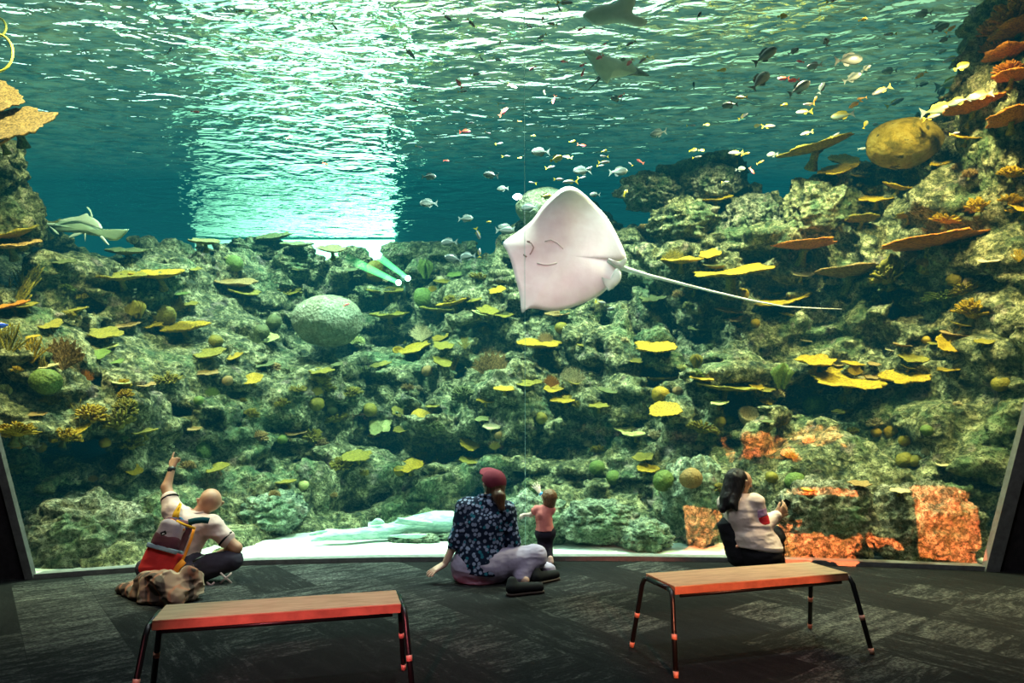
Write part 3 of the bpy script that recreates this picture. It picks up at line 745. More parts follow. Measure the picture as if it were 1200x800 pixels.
def coral(kind, px, py, w, col, asp=None, tilt=None, roll=None, h_over=None):
    """grow one coral on the reef where this sight line meets it; w = width in photo pixels"""
    if h_over: loc, n, ok = at(px, py, h_over), Vector((0, -1, 0)), True
    else: loc, n, ok = hit(px, py)
    rg = random.Random(int(px*31+py*17)); Y = loc.y; r = max(.035, w*.5*Y/F)
    colname = CC[col][0]
    if kind == 'T':
        roll = rg.uniform(-.12, .12) if roll is None else math.radians(roll)
        e = math.atan2(loc.z-H, Y)     # how far above the eye
        a = asp if asp is not None else rg.uniform(.18, .34)
        tl = e+math.asin(min(.95, a)) if tilt is None else math.radians(tilt)
        o = empty('table_coral', loc-Vector((0, r*.55, -.02)), (tl, roll, rg.uniform(-.4, .4)))
        if px > 600 and py < 345 and col in 'rbo' and tilt is None: tl = e-math.asin(min(.95, a)); o.rotation_euler[0] = tl
        yaw = rg.uniform(0, 6.28)
        p = link('plate', meshmat(PLATES[rg.randrange(6)], col), None, o); p.scale = (r, r*.9, min(r, .3)); p.rotation_euler = (0, 0, yaw)
        s = link('stalk', meshmat(STALK, 'd' if col in 'db' else 'o'), None, o); s.scale = (r*.7, r*.7, r*.75)
        s.rotation_euler = (-tl+math.radians(38), 0, 0)
        register(o, f'{"broad" if w > 50 else "small" if w < 26 else "medium"} {colname} table coral', px, py, 'coral', f'{colname} table corals growing on the reef')
    elif kind == 'B':
        o = link('brain_coral', meshmat(BRAINS[rg.randrange(3)], col), None, None, loc-n*(-r*.35)+Vector((0, -r*.2, 0))); o.scale = (r, r, r*(asp or .9)); o.rotation_euler = (rg.random(), rg.random(), rg.random()*6)
        register(o, f'{colname} rounded brain coral', px, py, 'coral', f'{colname} brain corals on the reef')
    elif kind == 'A':
        o = empty('branching_coral', loc+Vector((0, -r*.1, -r*.2)), (.25, rg.uniform(-.2, .2), rg.random()*6))
        m = BUSH[1 if (asp or 1) < .6 else rg.choice((0, 2))]
        p = link('branches', meshmat(m, col), None, o); p.scale = (r, r, r*(asp or .8)*1.15)
        q = link('base', meshmat(STALK, 'd'), None, o); q.scale = (r, r, r*.7)
        register(o, f'{"bushy" if w > 26 else "small"} {colname} finger coral', px, py, 'coral', f'{colname} finger corals on the reef')
    elif kind == 'F':
        o = empty('sea_fan', loc+Vector((0, -.12, -r*.6)), (.1, rg.uniform(-.15, .15) if roll is None else math.radians(roll), rg.uniform(-.3, .3)))
        p = link('fan_blade', meshmat(FANS[rg.randrange(2)], col), None, o); p.scale = (r, r, r*1.15)
        q = link('stem', meshmat(STALK, 'd'), None, o); q.scale = (r*.14, r*.14, r*.35)
        register(o, f'{colname} flat branching sea fan', px, py, 'sea fan', f'{colname} sea fans on the reef')
    elif kind == 'L':
        o = link('lettuce_coral', meshmat(RUFF[rg.randrange(2)], col), None, None, loc+Vector((0, -r*.4, -r*.75))); o.scale = (r, r*.8, r*(asp or 1.1)*1.4); o.rotation_euler = (.1, 0, rg.uniform(-.5, .5))
        register(o, f'{colname} upright ruffled coral', px, py, 'coral', f'{colname} ruffled corals on the reef')
    elif kind == 'C':
        o = link('cup_sponge', meshmat(CUP, col), None, None, loc+Vector((0, -r*.6, 0))); o.scale = (r, r, r); o.rotation_euler = (.75, rg.uniform(-.3, .3), 0)
        register(o, f'{colname} ribbed cup shaped sponge', px, py, 'sponge', f'{colname} cup sponges on the reef')
    elif kind == 'W':
        o = link('whip_coral', meshmat(WHIP[rg.randrange(2)], col), None, None, loc+Vector((0, -r*.4, -r*.7))); o.scale = (r, r*.6, r*1.3); o.rotation_euler = (0, 0 if roll is None else math.radians(roll), 0)
        register(o, f'{colname} thin branched whip coral', px, py, 'coral', f'{colname} whip corals on the reef')
    return o
# kind, px, py, width, colour, (aspect, tilt, roll)
CL = '''
T 222 388 54 y .2 r6|T 298 447 26 y .6|T 194 327 58 y .12|T 20 362 34 r .3|T 28 280 60 o .2|T 60 270 46 o .2|T 22 292 60 b .2|T 155 300 46 d .1|T 245 288 36 d .1|T 324 283 46 d .15|T 350 291 36 d .1|T 392 297 36 d .2
T 283 336 46 b .15|T 290 346 40 o .2|T 315 400 30 p .4|T 250 418 40 o .3|T 277 420 18 y .5|T 150 330 60 o .12|T 65 384 26 o .4|T 118 420 30 g .5|T 138 426 18 g .4|T 150 386 36 b .2|T 130 395 40 o .3|T 130 410 26 p .3
T 410 320 24 d .2|T 455 345 50 o .12|T 458 373 46 o .1|T 515 366 40 o .1|T 533 358 40 y .12 r14|T 583 343 22 y .4|T 572 367 26 o .4|T 590 372 22 o .3|T 533 325 20 g .3|T 520 333 22 o .2
T 487 412 40 y .35 r10|T 517 398 22 y .3 r20|T 520 408 24 o .4 r8|T 447 430 24 o .3 r8|T 541 436 30 y .25 r22|T 519 427 24 o .3 r-25|T 631 407 52 y .18|T 655 370 30 b .3|T 591 458 24 y .3|T 615 452 26 o .3|T 570 471 24 y .3 r6
T 648 458 24 y .4|T 661 470 33 y .35 r6|T 447 501 30 p .7|T 470 484 22 o .6|T 493 488 22 y .6|T 562 492 26 p .35|T 551 521 28 y .6 r-20|T 600 521 26 y .5|T 481 548 34 y .45 r8|T 420 537 36 o .4|T 471 505 20 o .4 r6
T 766 411 48 y .3|T 773 446 58 o .08|T 832 450 0 y .1|T 777 483 36 y .55 r8|T 820 446 30 y .22|T 846 456 62 o .2|T 814 438 0 y .2|T 733 506 32 p .4 r-5|T 753 537 24 o .5|T 757 551 28 y .4|T 700 563 0 y .3|T 672 450 18 o .3|T 744 425 16 o .4
T 848 326 94 y .1 r7|T 812 340 34 y .2 r8|T 830 302 28 y .3 r10|T 908 358 74 y .14 r9|T 835 238 40 y .15 r6|T 935 295 72 r .14|T 988 326 78 b .2|T 1076 294 106 r .22 r6|T 951 427 46 y .25|T 985 449 84 y .3|T 1053 446 56 y .3
T 948 183 78 o .3 r16|T 985 194 36 y .35 r6|T 976 206 44 y .2 r5|T 1003 210 26 y .25|T 1048 225 40 y .15 r-3|T 1022 238 38 y .2 r8|T 1006 262 36 o .3|T 1130 136 70 r .32 r8|T 1175 148 54 r .5|T 1128 166 36 y .15 r14|T 1098 196 24 y .2|T 1195 250 36 y .35 r10|T 1060 257 30 o .3
T 1107 406 32 y .8|T 1065 422 30 o .5 r8|T 1190 48 80 r .5|T 1170 74 56 r .4|T 1178 98 44 r .4|A 1188 22 60 r|A 1165 38 40 r|A 1172 60 40 r .6|A 1180 84 34 r .6|T 34 158 76 b .5 h7.0|T 6 124 60 b .5 h7.0|T 10 172 50 r .4 h6.9|T 760 277 44 b .35|T 20 505 0 y .3|T 96 507 28 y .5|T 48 500 0 y .3|T 97 428 0 y .3
T 205 520 0 y .3|T 700 590 0 y .2|T 258 550 28 o .4|T 160 553 20 y .5 r-20|T 885 456 18 y .4|T 896 472 18 y .5|T 1142 250 24 y .3|T 950 326 0 y .2|T 795 310 44 y .1|T 862 332 0 b .2|T 420 462 0 g .3|T 568 340 0 g .3|T 360 520 0 g .3
B 55 446 32 g|B 237 524 27 g|B 194 374 26 o|B 470 400 20 o|B 434 480 16 o|B 502 433 13 b|B 635 487 15 o|B 776 464 20 y|B 701 549 17 g|B 719 559 16 g|B 781 565 24 g|B 795 460 12 b|B 954 480 26 g|B 1026 507 11 y|B 1046 508 16 y|B 1060 517 13 y|B 1085 506 13 g|B 841 493 14 o|B 854 494 11 g
B 1059 542 19 o|B 1074 542 14 o|B 808 562 24 b|B 928 562 22 g|B 500 350 24 g|B 266 445 12 b|B 233 470 11 g|B 388 456 0 o|B 218 528 0 g|B 275 310 20 g|B 440 320 26 o|B 430 395 0 g|B 305 390 18 d|B 320 380 18 d|B 387 470 12 d|B 389 482 12 d|B 332 515 11 g|B 905 560 14 o|B 1155 395 0 g|B 585 510 9 b|B 62 515 10 y|B 124 517 12 y|B 75 525 14 y|B 95 526 14 y|B 47 523 12 y
A 20 504 44 y .5|A 60 470 22 o|A 108 487 36 y|A 78 510 34 y .6|A 140 495 34 o 1|A 148 480 28 o 1|A 146 450 16 y|A 148 462 18 y|A 155 520 28 o|A 196 443 34 o .5|A 395 490 28 o .5|A 412 460 26 o .6|A 497 518 24 p|A 497 400 0 o|A 543 463 28 d|A 426 438 24 d|A 340 345 30 o|A 375 445 26 o .6|A 385 455 22 o .6
A 822 501 38 o .5|A 905 489 0 k|A 925 533 20 k|A 948 516 16 k|A 951 497 12 k|A 910 462 18 k|A 946 578 18 k|A 1086 530 14 k|A 1185 247 14 y|A 1145 243 32 y .7|A 1184 203 30 y .6|A 1183 235 26 y .6|A 1107 257 34 y .5|A 1138 365 42 y .7|A 1130 340 36 o .6|A 1105 345 44 g .5|A 1040 325 40 o .8|A 700 527 20 o .6|A 640 545 0 g|A 495 535 16 o
A 400 545 26 o|A 515 540 20 o|A 365 512 26 o|A 375 520 20 b|A 1125 198 20 b|A 1135 205 18 b|A 1177 30 44 r|A 1160 60 28 r|A 320 430 22 b .6|A 340 435 24 d .5|A 350 455 20 o .5|A 295 485 18 o|A 255 500 24 d .5|A 305 512 20 b|A 650 440 0 b|A 320 460 0 b|A 510 500 22 d|A 478 455 16 b|A 707 533 0 p|A 820 525 14 k|A 690 520 12 k|A 866 575 12 k|A 843 572 16 o|A 1010 365 0 o|A 565 325 32 o .4|A 870 600 0 y
F 83 418 60 b|F 495 392 30 k|F 577 430 50 b|F 670 443 32 k|F 645 448 20 r|F 787 308 36 o|F 655 376 0 o|F 104 442 24 r|F 660 345 34 b|F 160 365 22 o|F 212 360 24 o|F 638 398 20 b|F 1132 312 0 o
L 912 443 34 g|L 165 365 24 o|L 1040 318 36 o|L 815 425 20 o|L 530 425 24 y|L 490 330 0 g|L 10 460 20 p|L 500 318 26 g|L 470 408 0 y|L 590 310 0 y
C 875 490 26 k|C 467 413 13 y|C 205 440 0 p
W 25 350 70 o|W 38 330 60 o|W 18 400 60 o|W 45 410 46 y|W 60 430 36 o r40|W 100 478 40 o r50|W 1190 300 24 y|W 545 402 20 o|W 175 280 0 o'''
CORALS = []
for tok in CL.replace('\n', '|').split('|'):
    q = tok.split()
    if len(q) < 5: continue
    k, px, py, w, c = q[0], float(q[1]), float(q[2]), float(q[3]), q[4]
    if w == 0: continue
    asp = None; roll = None; ho = None
    for e in q[5:]:
        if e[0] == 'r': roll = -float(e[1:])
        elif e[0] == 'h': ho = float(e[1:])
        else: asp = float(e)
    CORALS.append(coral(k, px, py, w, c, asp, None, roll, ho))
# small encrusting knobs and finger corals scattered over the open rock
rg = random.Random(5)
for i in range(150):
    px = rg.uniform(20, 1180); py = rg.uniform(300, 585)
    if any(math.hypot(px-a[1], (py-a[2])) < 34 for a in LAND[1:7]) or math.hypot(px-662, py-290) < 90: continue
    col = rg.choice('ododogkbpy' if px < 900 else 'okobkyo'); k = rg.choice('TTAABTF' if i % 3 else 'TA')
    CORALS.append(coral(k, px, py, rg.uniform(10, 20) if k != 'T' else rg.uniform(14, 30), col))
# ================================================================== RAYS, SHARK, FISH
def outline_body(name, pts, Yc, bulge, mats, parent, rings=9, tilt=(0, 0), back=.5, wav=None, center=None):
    """closed thin body from an outline (photo points); belly bulges towards -Y; mats=[belly, back]"""
    n0 = len(pts); N = 96; P = []
    for i in range(N):       # Catmull-Rom resample
        u = i*n0/N; k = int(u); f = u-k
        p0, p1, p2, p3 = (Vector(pts[(k+j-1) % n0]) for j in range(4))
        P.append(.5*((2*p1)+(p2-p0)*f+(2*p0-5*p1+4*p2-p3)*f*f+(3*p1-p0-3*p2+p3)*f**3))
    c = Vector(center) if center else sum(P, Vector((0, 0)))/N
    def W(q, off):
        Y = Yc+tilt[0]*(q.x-c.x)/100+tilt[1]*(q.y-c.y)/100
        w = at(q.x, q.y, Y); d = (w-Vector((0, 0, H))).normalized(); return w+d*off
    V = []; Fc = []; Mi = []
    org = at(c.x, c.y, Yc)
    V.append(W(c, -bulge))
    rs = [((i+1)/rings)**.8 for i in range(rings)]
    for r in rs:
        for i, q in enumerate(P):
            z = c+(q-c)*r; off = -bulge*(1-r**2.2)**.9 + (wav(i/N, r) if wav else 0); V.append(W(z, off))
    for r in rs[:-1][::-1]:
        for i, q in enumerate(P):
            z = c+(q-c)*r; off = bulge*back*(1-r*r) + (wav(i/N, r) if wav else 0)+.004; V.append(W(z, off))
    V.append(W(c, bulge*back))
    for k in range(N): Fc.append((0, 1+(k+1) % N, 1+k)); Mi.append(0)
    R = 2*rings-1
    for i in range(R-1):
        a = 1+i*N
        for k in range(N): Fc.append((a+k, a+(k+1) % N, a+N+(k+1) % N, a+N+k)); Mi.append(0 if i < rings-1 else 1)
    a = 1+(R-1)*N; L = len(V)-1
    for k in range(N): Fc.append((a+k, a+(k+1) % N, L)); Mi.append(1)
    me = pymesh(name, [v-org for v in V], Fc)
    for m in mats: me.materials.append(m)
    me.polygons.foreach_set('material_index', Mi)
    bm = bmesh.new(); bm.from_mesh(me); bmesh.ops.recalc_face_normals(bm, faces=bm.faces); bm.to_mesh(me); bm.free()
    o = link(name, me, None, parent); return o, org, W
def skinmat(name, a, b, sc=6, rough=.5, bump=.15, **kw):
    t = NT(name); v = t.coord('Object'); c = t.ramp(t.noise(v, sc, 5, .6), [(.35, a), (.65, b)])
    t.bsdf(c, rough, t.bump(t.noise(v, 50, 3, .6), bump, .006), .4, **kw); return t.m
M_belly = skinmat('white_pink_ray_belly', (.72, .54, .58), (.84, .69, .73), 4, .5)
M_rayback = skinmat('grey_ray_back', (.10, .10, .09), (.20, .19, .17))
M_line = simple('dark_pink_crease', (.28, .14, .15), .7)
z = lambda L: [(570+x/2.857, 200+y/2.857) for x, y in L]
out = z([(56, 240), (100, 207), (150, 168), (190, 115), (230, 75), (262, 54), (292, 54), (322, 72), (362, 110), (402, 152), (432, 204), (455, 252), (468, 292), (440, 303), (446, 325), (432, 362), (412, 388), (378, 418), (322, 445), (270, 462), (220, 470), (165, 462), (138, 463), (118, 474), (112, 420), (98, 365), (84, 310), (68, 268)])
root = empty('stingray', at(660, 295, 6.9), label='huge stingray showing its pinkish white belly, long thin tail to the right', cat='stingray')
def wv(u, r): return (.05*math.sin(u*2*PI*2+.6)+.03*math.sin(u*2*PI*5))*r**3
disc, org, Wr = outline_body('disc', out, 6.9, .10, [M_belly, M_rayback], root, 10, (.15, -.25), .8, wv)
root.location = org
def on_ray(pts, r, name, mat, off=-.115, parent=root, org_=None, W_=None, n=6):
    W_ = W_ or Wr; org_ = org_ if org_ is not None else org
    mb = MB(); P = [W_(Vector(p), off)-org_ for p in pts]; mb.tube(P, r, n); return mb.build(name, mat, parent)
on_ray(z([(138, 238), (150, 242), (158, 256), (152, 270), (146, 280)]), .006, 'mouth', M_line, -.095)
on_ray(z([(136, 236), (146, 238)]), .009, 'nostril', M_line, -.092); on_ray(z([(124, 280), (134, 288)]), .009, 'nostril', M_line, -.092)
M_gill = simple('soft_grey_pink_crease', (.72, .60, .61), .6)
on_ray(z([(196, 236), (215, 230), (238, 242), (258, 262)]), .008, 'gill_slits', M_gill, -.10)
on_ray(z([(170, 308), (190, 314), (212, 314), (236, 308)]), .008, 'gill_slits', M_gill, -.10)
M_fin = skinmat('pelvic_fin_skin', (.55, .48, .48), (.80, .72, .72), 8)
for i, L in enumerate(([(468, 290), (440, 302), (408, 300), (425, 310), (452, 322), (466, 306)], [(445, 330), (452, 345), (446, 372), (420, 396), (404, 398), (386, 356), (402, 380), (424, 352), (428, 334)])):
    outline_body('pelvic_fin', z(L), 6.86, .02, [M_fin, M_rayback], root)[0].location = Vector((0, 0, 0))
for ch in root.children:
    if ch.name.startswith('pelvic_fin'):
        pass
tp_ = z([(405, 300), (440, 318), (470, 330), (540, 350), (640, 375), (760, 405), (900, 437), (1000, 455), (1100, 460), (1190, 463)])
on_ray(tp_, [.03, .034, .028, .02, .016, .0125, .010, .008, .006, .003], 'tail', skinmat('pale_ray_tail', (.62, .62, .60), (.80, .78, .78)), -.02)
# fix fins: outline_body centres them on themselves, so shift them to their own origin
def place_child(o, org_child, org_root): o.location = org_child-org_root
def free_part(name, L, Yc, bulge, mats, parent, org_root, **k):
    o, oc, W_ = outline_body(name, L, Yc, bulge, mats, parent, **k); o.location = oc-org_root; return o
for ch in [c for c in root.children if c.name.startswith('pelvic_fin')]:
    bpy.data.objects.remove(ch)
free_part('pelvic_fin', z([(468, 290), (446, 304), (408, 296), (425, 312), (452, 326), (468, 308)]), 6.84, .02, [M_fin, M_rayback], root, org, rings=4)
free_part('pelvic_fin', z([(436, 326), (452, 345), (446, 372), (420, 396), (404, 398), (386, 356), (402, 380), (418, 352)]), 6.84, .02, [M_fin, M_rayback], root, org, rings=4)
# ---- eagle ray near the surface
z2 = lambda L: [(670+x/10.9, 45+y/10.9) for x, y in L]
M_eb = skinmat('teal_grey_ray_belly', (.42, .50, .46), (.60, .66, .60), 5); M_edge = skinmat('dark_ray_wing', (.07, .09, .08), (.13, .15, .13), 5)
out = z2([(150, 160), (260, 158), (400, 203), (560, 256), (650, 285), (690, 262), (745, 268), (800, 345), (880, 392), (950, 436), (988, 478), (900, 482), (760, 476), (640, 490), (520, 506), (482, 522), (465, 575), (395, 548), (350, 480), (300, 440), (270, 370), (230, 285), (190, 215)])
er = empty('eagle_ray', (0, 0, 0), label='grey eagle ray with spread pointed wings gliding just below the water surface', cat='ray')
d_, org2, W2 = outline_body('disc', out, 7.6, .06, [M_eb, M_edge], er, 8, (0.5, 0), .6); er.location = org2
def free2(name, L, mat, b=.012, Y=7.56): return free_part(name, z2(L), Y, b, [mat, M_edge], er, org2, rings=4)
free2('wing_tip', [(148, 158), (262, 158), (370, 195), (345, 330), (330, 460), (296, 440), (268, 370), (228, 285)], M_edge, .03, 7.50)
free2('wing_tip', [(990, 479), (950, 436), (880, 392), (810, 360), (830, 420), (700, 478), (780, 474), (900, 480)], M_edge, .03, 7.62)
free2('pelvic_fin', [(365, 470), (340, 478), (295, 530), (312, 532), (350, 500)], M_edge)
mb = MB(); P = [at(*q, 7.6)-org2 for q in z2([(375, 490), (300, 575), (200, 665)])]; mb.tube(P, [.014, .009, .004], 6); mb.build('tail', M_edge, er)
mb = MB(); mb.ball(at(*z2([(655, 268)])[0], 7.52)-org2, (.03, .03, .02)); mb.build('eye', M_edge, er)
# ---- ghostly ray reflected/hazy high up
z4 = lambda L: [(400+x/3, y/3) for x, y in L]
M_hz = skinmat('hazy_grey_ray_skin', (.45, .47, .43), (.62, .62, .58), 5)
hr = empty('stingray', (0, 0, 0), label='hazy grey stingray high up touching the top edge of the photo', cat='stingray')
o_, oc, _w = outline_body('disc', z4([(850, 50), (900, 22), (960, 10), (1000, -20), (1035, 0), (1025, 45), (1075, 72), (1050, 95), (970, 82), (900, 90), (865, 75)]), 7.05, .05, [M_hz, M_rayback], hr, 6); hr.location = oc
mb = MB(); mb.tube([at(*q, 7.05)-oc for q in z4([(1000, 40), (1020, 10), (1035, -40)])], [.03, .02, .01], 6); mb.build('tail', M_hz, hr)
# ---- guitarfish
z3 = lambda L: [(40+x/10, 235+y/10) for x, y in L]
M_g1 = skinmat('pale_mint_fish_skin', (.40, .43, .34), (.58, .60, .50), 5); M_g2 = skinmat('greenish_fish_flank', (.22, .27, .18), (.32, .37, .25), 5)
gf = empty('guitarfish', (0, 0, 0), label='pale guitarfish with swept fins swimming in blue water at the left', cat='ray')
o_, oc, Wg = outline_body('body', z3([(20, 255), (120, 264), (240, 268), (300, 240), (400, 215), (520, 200), (640, 225), (740, 290), (800, 335), (870, 378), (960, 382), (1050, 357), (1110, 336), (1060, 402), (985, 462), (900, 468), (820, 436), (760, 417), (640, 402), (560, 388), (420, 372), (300, 370), (230, 350), (170, 308), (100, 280)]), 8.6, .10, [M_g2, M_g1], gf, 7, back=1); gf.location = oc
def gfin(nm, L, m=M_g1, Y=8.52): free_part(nm, z3(L), Y, .015, [m, M_g1], gf, oc, rings=4)
gfin('pectoral_fin', [(270, 240), (400, 200), (520, 182), (615, 148), (650, 182), (700, 205), (765, 255), (800, 335), (700, 305), (560, 255), (440, 232)])
gfin('pectoral_fin', [(400, 437), (460, 385), (560, 380), (510, 412)]); gfin('pelvic_fin', [(586, 390), (608, 390), (601, 468), (594, 466)])
gfin('pelvic_fin', [(770, 428), (805, 420), (876, 512), (850, 508)]); gfin('dorsal_fin', [(612, 72), (660, 102), (690, 195), (664, 192), (655, 125)])
gfin('tail_fin', [(20, 255), (130, 262), (250, 262), (225, 288), (130, 285)]); gfin('pectoral_fin', [(180, 300), (250, 345), (292, 395), (262, 392), (215, 350)])
# ---- zebra shark resting on the sand
M_sh = NT('striped_pale_shark_skin'); t = M_sh; v = t.coord('Object')
c = t.ramp(t.noise(t.coord('Object', (3, 3, 14)), 2.2, 4, .6), [(.42, (.22, .36, .33)), (.58, (.50, .66, .60))]); t.bsdf(c, .5, None, .4); M_sh = t.m
sh0 = atz(365, 628.5, .06)
sk = empty('zebra_shark', sh0, label='long tailed pale shark lying flat on the sand behind the seated adult', cat='shark')
xs = [(365, 628, .02, .015), (385, 626, .05, .05), (420, 625.5, .07, .065), (455, 624, .10, .085), (485, 621, .13, .12), (510, 619.5, .15, .14), (530, 620, .14, .14), (548, 622, .10, .10), (558, 623, .04, .05)]
mb = MB(); V = []; Fc = []
for px, py, rw, rh in xs:
    c = atz(px, py, .12); c.z = rh*.9+.06
    for k in range(12):
        a = 2*PI*k/12; V.append(Vector((c.x, c.y+rw*math.cos(a), c.z+rh*math.sin(a)))-sh0)
for i in range(len(xs)-1):
    for k in range(12): Fc.append((i*12+k, i*12+(k+1) % 12, (i+1)*12+(k+1) % 12, (i+1)*12+k))
Fc += [tuple(range(12)), tuple(len(V)-12+k for k in range(12))[::-1]]
mb.add(V, Fc); mb.build('body', M_sh, sk)
def shfin(nm, L, Y):
    o, oc, w = outline_body(nm, [(340+x/6, 595+y/6) for x, y in L], Y, .02, [M_sh, M_sh], sk, 4); o.location = oc-sh0
Ysh = atz(470, 622, .15).y
shfin('dorsal_fin', [(750, 110), (752, 78), (770, 68), (900, 82), (1000, 100), (960, 125)], Ysh-.02)
shfin('dorsal_fin', [(600, 75), (640, 78), (660, 110), (560, 118)], Ysh)
shfin('tail_fin', [(140, 195), (170, 168), (260, 155), (420, 150), (440, 165), (300, 175)], Ysh+.02)
shfin('pectoral_fin', [(700, 200), (760, 185), (900, 180), (960, 190), (880, 215)], Ysh-.22)
# ---- underwater twin beam lamp
M_hous = simple('black_lamp_housing', (.02, .03, .025), .5)
t = NT('green_lamp_glow'); e = t.n('ShaderNodeEmission'); e.inputs[0].default_value = (.35, 1, .55, 1); e.inputs[1].default_value = 22; t.l(e.outputs[0], t.out.inputs[0]); M_lens = t.m
t = NT('green_beam_haze'); e = t.n('ShaderNodeEmission'); e.inputs[0].default_value = (.16, 1, .30, 1)
v = t.coord('Object'); sp = t.n('ShaderNodeSeparateXYZ'); t.l(v, sp.inputs[0])
mr = t.n('ShaderNodeMapRange'); t.l(sp.outputs[2], mr.inputs[0]); mr.inputs[1].default_value = 0; mr.inputs[2].default_value = .75; mr.inputs[3].default_value = 42; mr.inputs[4].default_value = .8
t.l(mr.outputs[0], e.inputs[1]); t.l(e.outputs[0], t.out.inputs['Volume']); M_beam = t.m
lp = at(474, 327, 10.6)
lm = empty('underwater_lamp', lp, label='underwater lamp on the reef sending two bright green beams up to the left', cat='lamp')
mb = MB(); mb.box((0, .05, 0), (.13, .16, .12), Euler((0, .5, 0)), .02); mb.tube([(0, .05, -.3), (0, .05, 0)], .02); mb.build('housing', M_hous, lm)
for (tx, ty, sx_, sy_) in ((408, 303, 467, 331), (418, 282, 478, 326)):
    s_ = at(sx_, sy_, 10.5); e_ = at(tx, ty, 10.2); d = e_-s_
    mb = MB(); mb.ball((0, 0, 0), .045); q = mb.build('lens', M_lens, lm); q.location = s_-lp
    mb = MB(); L = d.length; V = []; n = 20
    for zz, rr in ((.02, .035), (L*1.05, .085)):
        for k in range(n): V.append((rr*math.cos(2*PI*k/n), rr*math.sin(2*PI*k/n), zz))
    mb.add(V, [(k, (k+1) % n, n+(k+1) % n, n+k) for k in range(n)]+[tuple(range(n))[::-1], tuple(n+k for k in range(n))])
    q = mb.build('light_beam', M_beam, lm); q.location = s_-lp; q.rotation_euler = d.to_track_quat('Z', 'Y').to_euler()
# ---- yellow hose loops top left
mb = MB(); P = []
for i in range(25):
    a = -1.7+i/24*3.4; P.append(at(-4+19*math.cos(a), 62+22*math.sin(a), 6.6))
o0 = P[12]; mb.tube([p-o0 for p in P], .012, 6)
o = mb.build('hose', simple('yellow_hose', (.75, .62, .08), .5), loc=o0); props(o, label='yellow looped hose hanging in the water at the top left edge', cat='hose')
mb = MB(); P = []
for i in range(17):
    a = -1.4+i/16*2.8; P.append(at(-3+10*math.cos(a), 32+11*math.sin(a), 6.7))
o0 = P[8]; mb.tube([p-o0 for p in P], .012, 6)
o = mb.build('hose', simple('green_yellow_hose', (.5, .5, .1), .5), loc=o0); props(o, label='smaller yellow green hose loop above the larger one at the top left', cat='hose')
# ------------------------------------------------------------------ fish
def fish_body(hgt, wid, prof=None):
    """length 1 along +x (head), thin in y"""
    prof = prof or [(-.36, .14), (-.28, .26), (-.12, .66), (.05, .95), (.2, 1), (.34, .84), (.44, .55), (.495, .2)]
    V = []; Fc = []; n = 12
    V.append((-.40, 0, 0))
    for x, s in prof:
        for k in range(n):
            a = 2*PI*k/n; V.append((x, wid*s*.5*math.cos(a), hgt*s*.5*math.sin(a)))
    V.append((.51, 0, 0)); m = len(prof)
    for k in range(n): Fc.append((0, 1+(k+1) % n, 1+k))
    for i in range(m-1):
        for k in range(n): a = 1+i*n; Fc.append((a+k, a+(k+1) % n, a+n+(k+1) % n, a+n+k))
    for k in range(n): a = 1+(m-1)*n; Fc.append((a+k, a+(k+1) % n, len(V)-1))
    return pymesh('body', V, Fc)
def flat(name, pts, th=.012):
    V = [(x, -th/2, z_) for x, z_ in pts]+[(x, th/2, z_) for x, z_ in pts]; n = len(pts)
    return pymesh(name, V, [tuple(range(n)), tuple(range(n, 2*n))[::-1]]+[(k, n+k, n+(k+1) % n, (k+1) % n) for k in range(n)], False)
TAILF = flat('tail_fin', [(-.34, .03), (-.42, .09), (-.56, .22), (-.50, .04), (-.50, -.04), (-.56, -.22), (-.42, -.09), (-.34, -.03)])
TAILR = flat('tail_fin', [(-.33, .05), (-.44, .13), (-.52, .12), (-.52, -.12), (-.44, -.13), (-.33, -.05)])
def dors(h): return flat('dorsal_fin', [(-.24, h*.22), (-.18, h*.52), (.02, h*.66), (.18, h*.62), (.24, h*.44)])
def anal(h): return flat('anal_fin', [(-.24, -h*.22), (-.18, -h*.5), (-.06, -h*.62), (.04, -h*.44)])
mb = MB(); mb.ball((.36, 0, .03), (.032, .075, .032), 8, 6); EYE = mb.mesh('eye')
def fm(name, a, b, axis=True):
    """colour runs from belly b to back a"""
    t = NT(name); v = t.coord('Object'); sp = t.n('ShaderNodeSeparateXYZ'); t.l(v, sp.inputs[0])
    f = t.math('ADD', t.math('MULTIPLY', sp.outputs[2], 4.0), .5, clamp=True); f = t.math('ADD', f, t.math('MULTIPLY', t.noise(v, 12, 3, .6), .2))
    t.bsdf(t.ramp(f, [(.35, b), (.75, a)]), .35, None, .6); return t.m
mt_y = simple('yellow_fin', (.50, .35, .01), .5); mt_r = simple('red_fin', (.75, .10, .06), .5); mt_g = simple('grey_fin', (.12, .14, .14), .5); mt_k = simple('black_eye', (.01, .01, .01), .2)
mt_o = simple('orange_fin', (.9, .35, .02), .5); mt_d = simple('dark_fin', (.05, .06, .06), .5)
